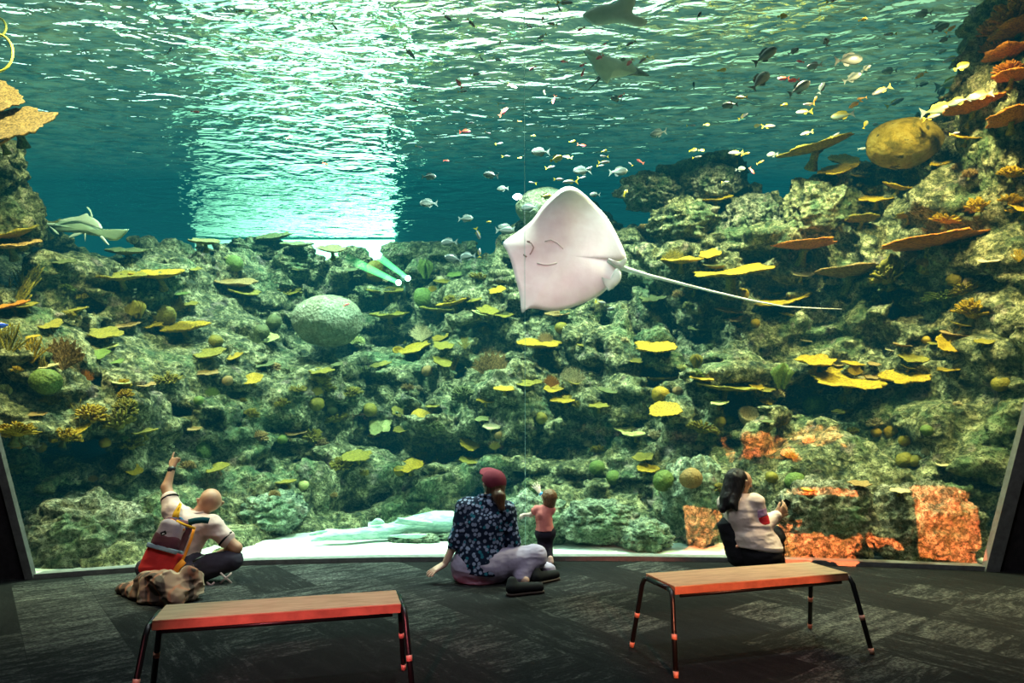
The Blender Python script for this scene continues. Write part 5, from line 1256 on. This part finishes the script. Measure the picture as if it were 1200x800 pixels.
# ------------------------------------------------------------------ adult in the cap
ap = atz(572, 682, 0)
ad = empty('person', (ap.x, ap.y, 0), label='seated adult in a maroon cap, navy floral shirt and lilac trousers, leaning on one hand', cat='person')
Ya = 6.0
hipc = J(563, 668, Ya); waist = J(560, 650, Ya+.02); chest = J(568, 612, Ya+.05); shL = J(546, 595, Ya+.04); shR = J(592, 599, Ya+.04); neck0 = J(571, 587, Ya+.05); neck1 = J(576, 578, Ya+.07); headc = J(578, 567, Ya+.09)
elL = J(534, 634, Ya-.02); wrL = J(521, 661, Ya-.04); elR = J(601, 634, Ya+.05); wrR = J(592, 650, Ya+.20)
wrL.z = max(wrL.z, .07)
torso = [(flo(hipc, .13)+V3((-.09, 0, 0)), flo(hipc, .13)+V3((.09, 0, 0)), .125, .13), (hipc, waist, .16, .15), (waist+V3((-.05, 0, 0)), chest+V3((-.05, 0, 0)), .125, .13), (waist+V3((.05, 0, 0)), chest+V3((.05, 0, 0)), .125, .13), (chest, neck0+V3((0, 0, -.05)), .14, .08), (neck0+V3((0, 0, -.05)), shL, .075, .062), (neck0+V3((0, 0, -.05)), shR, .075, .062), (chest, shL, .12, .06), (chest, shR, .12, .06)]
armL = [(shL, elL, .058, .042), (elL, wrL, .041, .026)]; armR = [(shR, elR, .06, .044), (elR, wrR, .042, .027)]
kn1 = J(627, 652, 6.02); an1 = J(612, 678, 5.92); kn2 = J(618, 664, 6.22); an2 = J(642, 668, 6.10)
legs = [(flo(hipc, .13)+V3((.07, -.02, 0)), flo(kn1, .09), .115, .078), (flo(kn1, .09), flo(an1, .06), .072, .048), (flo(hipc, .12)+V3((.02, .08, 0)), flo(kn2, .08), .105, .07), (flo(kn2, .08), flo(an2, .06), .065, .045)]
fwda = V3((-.45, .78, .38)).normalized(); upa = V3((.12, -.35, .93)).normalized()
handL = hand(wrL, V3((-.75, -.25, -.38)), V3((-.25, .1, -1)), .12, 1.05, side=-1, spread=.32)
handR = hand(wrR, V3((-.6, .5, -.2)), V3((0, .3, -1)), .5, 1, side=-1)
f1 = flo(an1, .05); f2 = flo(an2, .05)
body = torso+armL+armR+legs+[(neck0, neck1, .055, .052), (neck1, headc, .052, .065)]+face_prims(headc, .118, fwda, upa)+handL+handR+[(f1, f1+V3((.02, -.04, -.01)), .045, .04)]
sdf_obj('body', body, M_sk2, ad, h=.0058, k=.022); eyes(ad, headc, .118, fwda, upa)
def floral(t, v, c):
    vo = t.voro(v, 27); n = t.noise(v, 55, 3, .7)
    m1 = t.ramp(t.math('ADD', vo, t.math('MULTIPLY', n, .3)), [(.52, (1, 1, 1)), (.60, (0, 0, 0))]); c = t.mix(m1, c, (.25, .29, .42))
    v2 = t.voro(v, 17); m2 = t.ramp(t.math('ADD', v2, t.math('MULTIPLY', n, .3)), [(.34, (1, 1, 1)), (.42, (0, 0, 0))]); return t.mix(m2, c, (.02, .16, .22))
M_flo = cloth('navy_floral_cloth', (.008, .014, .035), extra=floral)
q1 = vl(elL, wrL, .12); q2 = vl(elR, wrR, .3)
sdf_obj('shirt', grow(torso, .02)+[(shL, elL, .078, .060), (elL, q1, .058, .054), (shR, elR, .08, .062), (elR, q2, .06, .055)], M_flo, ad, h=.009, k=.03, disp=wrinkle(.012, 6), cuts=[(hipc+V3((0, 0, -.01)), V3((.12, 0, 1)).normalized())], subs=[(neck0+V3((0, 0, .06)), neck1+V3((0, 0, .06)), .05, .07)])
mb = MB(); P_ = [neck0+V3((.07*math.sin(a), -.07*math.cos(a), .045+.01*math.cos(a)))-ad.location for a in [-2.4+i*.4 for i in range(13)]]; mb.tube(P_, .016, 6); mb.build('collar', M_flo, ad)
M_lil = cloth('lilac_grey_trousers', (.36, .30, .42)); 
sdf_obj('trousers', grow(legs, .018)+[(flo(hipc, .13)+V3((-.10, 0, -.005)), flo(hipc, .13)+V3((.09, 0, -.005)), .155, .155), (hipc, hipc+V3((0, 0, .04)), .170, .165)], M_lil, ad, h=.009, k=.035, disp=wrinkle(.009, 8), cuts=[(V3((0, 0, .004)), V3((0, 0, 1)))])
M_shoe = cloth('black_shoe', (.012, .012, .014)); M_sole = simple('brown_rubber_sole', (.05, .03, .025), .7)
sA = atz(600, 690, .05); sB = atz(632, 687, .05)
for a, b in ((sA, sB), (atz(628, 677, .05), atz(651, 671, .06))):
    s_ = sdf_obj('shoe', [(V3((a.x, a.y, .055)), V3((b.x, b.y, .048)), .045, .038), (V3((a.x, a.y, .06)), V3((a.x, a.y+.02, .10)), .042, .04)], M_shoe, ad, h=.007, cuts=[(V3((0, 0, .016)), V3((0, 0, 1)))])
    sdf_obj('sole', [(V3((a.x, a.y, .02)), V3((b.x, b.y, .02)), .050, .042)], M_sole, s_, h=.006, cuts=[(V3((0, 0, .002)), V3((0, 0, 1))), (V3((0, 0, .022)), V3((0, 0, -1)))])
    s_.children[0].location = -ad.location
def strands(name, roots, mat, parent, r=.006, n=6):
    mb = MB()
    for P_ in roots: mb.tube([p-parent.location for p in P_], [r]*(len(P_)-1)+[r*.3], 5)
    return mb.build(name, mat, parent)
t = NT('auburn_hair'); v = t.coord('Object', (30, 30, 4)); t.bsdf(t.ramp(t.noise(v, 3, 4, .7), [(.3, (.035, .014, .008)), (.7, (.13, .055, .025))]), .45, t.bump(t.noise(v, 8, 3, .6), .6, .004), .4); M_hair1 = t.m
rt = fwda.cross(upa).normalized()
hb = headc-fwda*.055
sdf_obj('hair', [(headc-fwda*.03, headc-fwda*.045-upa*.05, .098, .085), (hb-upa*.08, J(585, 582, Ya-.04), .058, .05), (J(585, 582, Ya-.04), J(588, 595, Ya-.07), .05, .028)], M_hair1, ad, h=.007, k=.03, disp=lambda P: fbm(P*np.array([60, 60, 10], np.float32), 2)*.014)
M_cap = cloth('maroon_cap_cloth', (.19, .03, .05))
capc = headc+upa*.022
sdf_obj('cap', [(capc, capc+upa*.006-fwda*.012, .110, .108)], M_cap, ad, h=.006, cuts=[(capc+upa*.012, (upa*.95-fwda*.25).normalized())], disp=lambda P: fbm(P*14, 2)*.004)
mb = MB(); V = []; Fc = []; n = 18
for j, (rr, dz) in enumerate(((.095, .0), (.135, .012), (.175, .006))):
    for i in range(n+1):
        a = -1.05+2.1*i/n; V.append(capc+upa*(.045+dz)+fwda*(rr*math.cos(a)*(1 if j else .95))+rt*(min(rr, .115)*math.sin(a))-ad.location)
m = n+1; V2 = [q-upa*.006 for q in V]
for j in range(2):
    for i in range(n): Fc.append((j*m+i, j*m+i+1, (j+1)*m+i+1, (j+1)*m+i))
Fc2 = [tuple(len(V)+q for q in f)[::-1] for f in Fc]; rim = [(2*m+i, 2*m+i+1, len(V)+2*m+i+1, len(V)+2*m+i) for i in range(n)]
mb.add(V+V2, Fc+Fc2+rim); mb.build('cap_brim', M_cap, ad)
# ------------------------------------------------------------------ toddler
tpz = atz(640, 659, 0)
td = empty('person', (tpz.x, tpz.y, 0), label='toddler in a coral pink vest and dark leggings reaching one hand to the glass', cat='person')
Yt = tpz.y
hipc = J(639, 624, Yt); chest = J(637, 603, Yt); neck0 = J(640, 594, Yt); headc = J(643, 583, Yt+.01); shL = J(629, 597, Yt); shR = J(646, 597, Yt)
elL = J(622, 603, Yt+.02); wrL = J(615, 603, Yt+.05); elR = J(640, 586, Yt+.09); wrR = J(632, 576, Yt+.10)
torso = [(hipc+V3((-.025, 0, 0)), hipc+V3((.025, 0, 0)), .062, .062), (hipc, chest, .072, .068), (chest, neck0+V3((0, 0, -.03)), .066, .045), (neck0+V3((0, 0, -.03)), shL, .04, .032), (neck0+V3((0, 0, -.03)), shR, .04, .032)]
a1 = atz(634, 660, .035); a2 = atz(645, 657, .035); a1.z = .045; a2.z = .045
k1_ = V3((vl(hipc, a1, .5).x-.004, Yt+.01, .165)); k2_ = V3((vl(hipc, a2, .5).x+.004, Yt+.012, .165))
legs = [(hipc+V3((-.03, 0, -.02)), k1_, .052, .036), (k1_, a1, .036, .024), (hipc+V3((.03, 0, -.02)), k2_, .052, .036), (k2_, a2, .036, .024)]
fwdt = V3((-.35, .85, .30)).normalized(); upt = V3((.1, -.25, .95)).normalized()
body = torso+[(shL, elL, .027, .022), (elL, wrL, .022, .015), (shR, elR, .027, .022), (elR, wrR, .022, .015)]+legs+[(neck0, headc, .032, .04), (a1, a1+V3((-.005, .05, -.022)), .022, .02), (a2, a2+V3((.01, .05, -.022)), .022, .02)]+face_prims(headc, .084, fwdt, upt)+hand(wrL, V3((-.8, .3, -.25)), V3((.1, .5, -.6)), .5, .52, side=1)+hand(wrR, V3((-.55, .12, .75)), V3((0, 1, 0)), .05, .62, side=-1, spread=.5)
sdf_obj('body', body, M_sk3, td, h=.004, k=.014); eyes(td, headc, .084, fwdt, upt)
M_cor = cloth('coral_pink_vest_cloth', (.68, .20, .18)); M_leg = cloth('dark_navy_leggings', (.02, .016, .028))
sdf_obj('vest', grow(torso, .010), M_cor, td, h=.006, k=.02, disp=wrinkle(.004, 14), cuts=[(hipc+V3((0, 0, .02)), V3((0, 0, 1)))], subs=[(neck0+V3((0, 0, .03)), headc, .032, .05)])
for s_, e_ in ((shL, elL), (shR, elR)):
    d = (e_-s_).normalized(); sdf_obj('sleeve_frill', [(s_+d*.004, s_+d*.02, .034, .042)], M_cor, td, h=.005, k=.01, disp=lambda P: fbm(P*70, 2)*.012)
sdf_obj('leggings', grow(legs[:1]+[legs[1]]+legs[2:], .006)+[(hipc+V3((-.03, 0, -.0)), hipc+V3((.03, 0, -.0)), .072, .072), (hipc, hipc+V3((0, 0, .03)), .078, .074), (hipc+V3((0, 0, -.04)), hipc+V3((0, 0, -.07)), .05, .035)], M_leg, td, h=.006, k=.02, disp=wrinkle(.003, 16), cuts=[(V3((0, 0, .06)), V3((0, 0, 1)))])
for a in (a1, a2): sdf_obj('shoe', [(V3((a.x, a.y-.015, .028)), V3((a.x, a.y+.05, .024)), .030, .026), (V3((a.x, a.y-.01, .04)), V3((a.x, a.y-.01, .06)), .027, .026)], cloth('pale_pink_bootie', (.75, .48, .44)), td, h=.005, k=.012, cuts=[(V3((0, 0, .003)), V3((0, 0, 1)))])
t = NT('light_brown_hair'); v = t.coord('Object', (60, 60, 6)); t.bsdf(t.ramp(t.noise(v, 3, 4, .7), [(.3, (.06, .025, .012)), (.7, (.30, .14, .06))]), .45, t.bump(t.noise(v, 8, 3, .6), .6, .003), .4); M_hair2 = t.m
sdf_obj('hair', [(headc-fwdt*.016+upt*.014, headc-fwdt*.028-upt*.035, .077, .062), (headc-fwdt*.03-upt*.03, headc-fwdt*.035-upt*.07+V3((.01, 0, 0)), .055, .03)], M_hair2, td, h=.005, k=.02, disp=lambda P: fbm(P*np.array([110, 110, 18], np.float32), 2)*.014)
mb = MB(); d = (wrR-elR).normalized(); p = vl(elR, wrR, .75)-td.location; mb.tube([p-d*.012, p+d*.012], .021, 12); mb.build('wristband', simple('blue_wristband', (.02, .22, .55), .5), td)
# ------------------------------------------------------------------ crouching person
wp_ = atz(885, 664, 0)
wo = empty('person', (wp_.x, wp_.y, 0), label='crouching person with long black hair in a cream sweatshirt, holding a phone', cat='person')
Yw = 6.12
hipc = J(886, 648, Yw-.02); waist = J(881, 632, Yw); chest = J(870, 603, Yw+.02); neck0 = J(866, 585, Yw+.02); neck1 = J(867, 577, Yw+.03); headc = J(868, 565, Yw+.04)
shR = J(884, 590, Yw-.03); shL = J(853, 590, Yw+.12); elR = J(893, 616, Yw-.06); wrR = J(912, 603, Yw+.04); elL = J(880, 612, Yw+.28); wrL = J(908, 606, Yw+.20)
torso = [(hipc+V3((-.05, .05, 0)), hipc+V3((.05, -.03, 0)), .135, .13), (hipc, waist, .155, .14), (waist, chest, .14, .125), (chest, neck0+V3((0, 0, -.05)), .125, .07), (neck0+V3((0, 0, -.05)), shR, .07, .058), (neck0+V3((0, 0, -.05)), shL, .07, .058), (chest, shR, .1, .056), (chest, shL, .1, .056)]
knR = J(908, 628, Yw+.12); ftR = atz(912, 662, .05); knL = J(902, 632, Yw+.32); ftL = atz(898, 660, .05)
hp = flo(hipc, .14)
legs = [(hp+V3((.05, -.02, 0)), knR, .11, .07), (knR, V3((ftR.x, ftR.y, .07)), .06, .042), (hp+V3((-.03, .08, 0)), knL, .11, .07), (knL, V3((ftL.x, ftL.y+.1, .07)), .06, .042)]
fwdw = V3((.93, .32, -.16)).normalized(); upw = V3((.12, .0, .99)).normalized()
body = torso+[(shR, elR, .054, .040), (elR, wrR, .038, .025), (shL, elL, .054, .040), (elL, wrL, .038, .025)]+legs+[(neck0, neck1, .05, .048), (neck1, headc, .048, .06), (V3((ftR.x, ftR.y, .045)), V3((ftR.x+.10, ftR.y+.02, .03)), .036, .026)]+face_prims(headc, .112, fwdw, upw)+hand(wrR, V3((.55, .1, .5)), V3((-.3, .9, .2)), .45, .95, side=1)+hand(wrL, V3((.6, -.2, .4)), V3((-.1, -.9, .3)), .45, .95, side=-1)
sdf_obj('body', body, M_sk4, wo, h=.0058, k=.022); eyes(wo, headc, .112, fwdw, upw)
M_cream = cloth('cream_sweatshirt_cloth', (.66, .50, .45)); M_lila = cloth('lilac_band_cloth', (.48, .28, .46)); M_redb = cloth('red_band_cloth', (.50, .02, .03)); M_bk = cloth('black_trouser_cloth', (.012, .011, .014))
sdf_obj('sweatshirt', grow(torso, .022)+[(hipc+V3((-.03, .02, .05)), waist, .178, .175), (hipc+V3((.04, -.02, .05)), waist, .165, .170), (shL, elL, .076, .062), (elL, wrL, .06, .042), (shR, elR, .070, .061), (elR, vl(elR, wrR, .86), .060, .044)], M_cream, wo, h=.009, k=.03, disp=wrinkle(.013, 7, (1, 1, 2.2)), cuts=[(hipc+V3((0, 0, .05)), V3((.10, 0, 1)).normalized())], subs=[(neck0+V3((0, 0, .06)), neck1+V3((0, 0, .06)), .045, .07)])
hem = hipc+V3((-.0, 0, .07)); sdf_obj('ribbed_hem', [(hem+V3((-.05, .04, 0)), hem+V3((.05, -.03, -.005)), .170, .166)], M_cream, wo, h=.008, cuts=[(hem+V3((0, 0, -.025)), V3((.1, 0, 1)).normalized()), (hem+V3((0, 0, .02)), V3((-.1, 0, -1)).normalized())])
for q0, q1, mt, nm in ((.28, .62, M_lila, 'lilac_band'), (.62, .98, M_redb, 'red_band')):
    a, b = vl(shR, elR, q0), vl(shR, elR, q1); d = (b-a).normalized()
    sdf_obj(nm, [(shR, elR, .082, .072)], mt, wo, h=.007, disp=wrinkle(.010, 7, (1, 1, 2.2)), cuts=[(a, d), (b, -d)])
sdf_obj('trousers', grow(legs, .016)+[(hp+V3((-.05, .05, 0)), hp+V3((.05, -.03, 0)), .16, .158), (hipc+V3((-.05, .05, 0)), hipc+V3((.05, -.03, 0)), .150, .148), (hipc, hipc+V3((0, 0, .03)), .168, .164)], M_bk, wo, h=.009, k=.03, disp=wrinkle(.008, 8), cuts=[(V3((0, 0, .03)), V3((0, 0, 1)))])
sdf_obj('shoe', [(V3((ftR.x-.03, ftR.y, .035)), V3((ftR.x+.12, ftR.y+.02, .026)), .04, .032)], M_shoe, wo, h=.007, cuts=[(V3((0, 0, .004)), V3((0, 0, 1)))])
t = NT('black_hair'); v = t.coord('Object', (40, 40, 4)); t.bsdf(t.ramp(t.noise(v, 3, 4, .7), [(.3, (.006, .005, .006)), (.7, (.022, .018, .02))]), .5, t.bump(t.noise(v, 8, 3, .6), .6, .004), .2); M_hair3 = t.m
hb = headc-fwdw*.03
sdf_obj('hair', [(headc-fwdw*.050+upw*.022, headc-fwdw*.07-upw*.03, .096, .088), (hb-fwdw*.05, J(853, 585, Yw-.02), .075, .07), (J(853, 585, Yw-.02), J(847, 596, Yw-.05), .065, .035), (headc-fwdw*.05-V3((0, .04, .03)), J(859, 590, Yw-.09), .055, .035), (J(859, 590, Yw-.09), J(863, 597, Yw-.12), .03, .014)], M_hair3, wo, h=.007, k=.03, disp=lambda P: fbm(P*np.array([60, 60, 9], np.float32), 2)*.016)
# phone in her hand, black bag at her side
pp = J(918, 594, Yw+.12); mb = MB(); mb.box((0, 0, 0), (.072, .009, .15), Euler((.35, .5, .4)), .003); o = mb.build('phone', simple('black_phone_glass', (.01, .01, .012), .1), smooth=False, loc=pp); props(o, label='small dark phone held up in the hands of the crouching person', cat='phone')
bgp = J(855, 634, Yw-.02)
bag = empty('shoulder_bag', (bgp.x, bgp.y, .0), label='black shoulder bag standing behind the back of the crouching person', cat='bag')
sdf_obj('bag_body', [(J(848, 616, Yw), J(864, 652, Yw-.02), .05, .085), (J(853, 616, Yw), J(872, 650, Yw-.02), .05, .08), (J(850, 612, Yw+.05), J(866, 650, Yw+.08), .04, .08)], M_bk, bag, h=.008, k=.04, disp=wrinkle(.008, 9), cuts=[(V3((0, 0, .004)), V3((0, 0, 1)))])
mb = MB(); b0 = J(863.5, 640, Yw-.13)-bag.location; mb.tube([b0, b0+V3((0, -.012, 0))], .012, 12); mb.build('button', M_cop, bag)
write_labels()
# ================================================================== LIGHT
def spot(name, loc, tgt, power, col, angle=90, blend=.6, rad=.15):
    l = bpy.data.lights.new(name, 'SPOT'); l.energy = power; l.color = col; l.spot_size = math.radians(angle); l.spot_blend = blend; l.shadow_soft_size = rad
    o = bpy.data.objects.new(name, l); COL.objects.link(o); o.location = loc
    o.rotation_euler = (Vector(tgt)-Vector(loc)).to_track_quat('-Z', 'Y').to_euler(); return o
def area(name, loc, tgt, power, col, sx, sy):
    l = bpy.data.lights.new(name, 'AREA'); l.energy = power; l.color = col; l.shape = 'RECTANGLE'; l.size = sx; l.size_y = sy
    o = bpy.data.objects.new(name, l); COL.objects.link(o); o.location = loc
    o.rotation_euler = (Vector(tgt)-Vector(loc)).to_track_quat('-Z', 'Y').to_euler(); return o
KEY = 1.85
# lamps hung just under the water line, in front of and over the reef
spot('tank_lamp_left', (-4.2, 6.3, 5.9), (-5.6, 8.0, 1.5), 520*KEY, (1, .92, .55), 100, .7, .12)
spot('tank_lamp_left_centre', (-3.2, 8.6, 6.05), (-3.0, 10.0, 1.0), 1500*KEY, (.95, 1, .82), 110, .7, .12)
spot('tank_lamp_centre', (.2, 8.4, 6.05), (.2, 9.6, 1.0), 1700*KEY, (.95, 1, .82), 110, .7, .12)
spot('tank_lamp_right_centre', (2.9, 7.6, 6.05), (2.9, 8.8, 2.0), 1600*KEY, (1, .86, .50), 110, .7, .12)
spot('tank_lamp_right', (3.9, 6.0, 5.9), (5.0, 7.3, 2.0), 1100*KEY, (1, .74, .34), 110, .7, .12)
spot('tank_lamp_right_low', (4.4, 6.1, 4.6), (5.0, 7.4, 1.2), 260*KEY, (1, .70, .30), 110, .8, .12)
spot('tank_lamp_left_low', (-4.6, 6.3, 4.4), (-5.0, 7.2, 1.2), 460*KEY, (1, .85, .40), 110, .8, .12)
spot('tank_lamp_sand', (-1.3, 7.0, 5.8), (-1.3, 7.9, 0), 560*KEY, (.85, 1, .95), 62, .8, .12)
spot('tank_lamp_sand_right', (1.6, 6.2, 5.6), (1.6, 7.3, 0), 230*KEY, (.85, 1, .95), 50, .8, .12)
spot('tank_lamp_back', (-3.5, 11.4, 6.0), (-3.5, 12.4, 3), 500*KEY, (.8, 1, .8), 140, .8, .12)
# room
for i, (x, y, pw) in enumerate(((-3.2, 3.4, 90), (0, 2.6, 110), (3.2, 3.4, 90))):
    spot('room_downlight', (x, y, 5.9), (x*.9, y+.8, 0), pw*2.6, (.88, .95, 1.0), 120, .9, .05)
spot('room_red_lamp', (-1.6, -3.9, 3.0), (-.98, 2.42, .36), 2300, (1, .20, .24), 13, .5, .05)
spot('room_orange_lamp', (1.6, -3.9, 3.2), (1.25, 3.8, .38), 3200, (1, .28, .14), 10, .5, .05)
spot('ray_tint_spot', (.2, 2.0, 3.6), (.45, 6.9, 3.0), 420, (1, .58, .66), 19, .8, .05)  # pink spot added to tint the stingray's belly, no room fixture
# added orange mask spots on the right hand rocks, standing in for glass reflections
def reflection_spot(loc, tgt, power, boxes, col=(1, .22, .07)):
    go = spot('reflection_mask_spot', loc, tgt, power, col, 75, .1, .004)
    bpy.context.view_layer.update(); Mi_ = go.matrix_world.inverted()
    l = go.data; l.use_nodes = True; T_ = l.node_tree; em_ = T_.nodes['Emission']; tc = T_.nodes.new('ShaderNodeTexCoord'); sp_ = T_.nodes.new('ShaderNodeSeparateXYZ'); T_.links.new(tc.outputs['Normal'], sp_.inputs[0])
    def mt(op, a, b=None):
        nd = T_.nodes.new('ShaderNodeMath'); nd.operation = op
        for i, v in enumerate((a, b)):
            if v is None: continue
            if hasattr(v, 'is_linked'): T_.links.new(v, nd.inputs[i])
            else: nd.inputs[i].default_value = v
        return nd.outputs[0]
    U_ = mt('DIVIDE', sp_.outputs[0], mt('ABSOLUTE', sp_.outputs[2])); V_ = mt('DIVIDE', sp_.outputs[1], mt('ABSOLUTE', sp_.outputs[2]))
    nz_ = T_.nodes.new('ShaderNodeTexNoise'); T_.links.new(tc.outputs['Normal'], nz_.inputs['Vector']); nz_.inputs['Scale'].default_value = 34
    wob = mt('MULTIPLY', mt('SUBTRACT', nz_.outputs[0], .5), .06); tot = 0.0
    def uv(px, py):
        q = Mi_ @ at(px, py, 6.95); return q.x/-q.z, q.y/-q.z
    for (x0_, y0_, x1_, y1_, w_) in boxes:
        (ua, va), (ub, vb) = uv(x0_, y0_), uv(x1_, y1_); uc, vc = (ua+ub)/2, (va+vb)/2; hu, hv = abs(ub-ua)/2, abs(vb-va)/2
        du = mt('ABSOLUTE', mt('SUBTRACT', U_, uc)); dv = mt('ABSOLUTE', mt('SUBTRACT', V_, vc))
        if w_: du = mt('ADD', du, wob); dv = mt('ADD', dv, mt('MULTIPLY', wob, .6))
        tot = mt('MAXIMUM', mt('MULTIPLY', mt('LESS_THAN', du, hu), mt('LESS_THAN', dv, hv)), tot)
    T_.links.new(tot, em_.inputs['Strength'])
reflection_spot((1.75, 1.2, 2.0), (3.8, 7.0, .9), 15000, ((1064, 571, 1146, 668, 0), (925, 571, 1000, 586, 0), (915, 626, 1004, 670, 1), (1016, 630, 1048, 646, 1), (884, 498, 948, 530, 1), (945, 488, 1000, 514, 1)))
reflection_spot((3.6, 3.2, 1.6), (2.6, 7.0, .5), 5000, ((888, 616, 925, 668, 1),))
reflection_spot((.2, 4.0, 1.5), (1.9, 7.3, .5), 5000, ((790, 584, 848, 646, 0),))
W = bpy.data.worlds.new('world'); SC.world = W; W.use_nodes = True
W.node_tree.nodes['Background'].inputs[0].default_value = (.35, .6, .5, 1); W.node_tree.nodes['Background'].inputs[1].default_value = .02
SC.cycles.max_bounces = 8; SC.cycles.transparent_max_bounces = 12; SC.cycles.volume_bounces = 0
SC.cycles.sample_clamp_indirect = 4.0; SC.cycles.caustics_refractive = False; SC.cycles.use_denoising = True
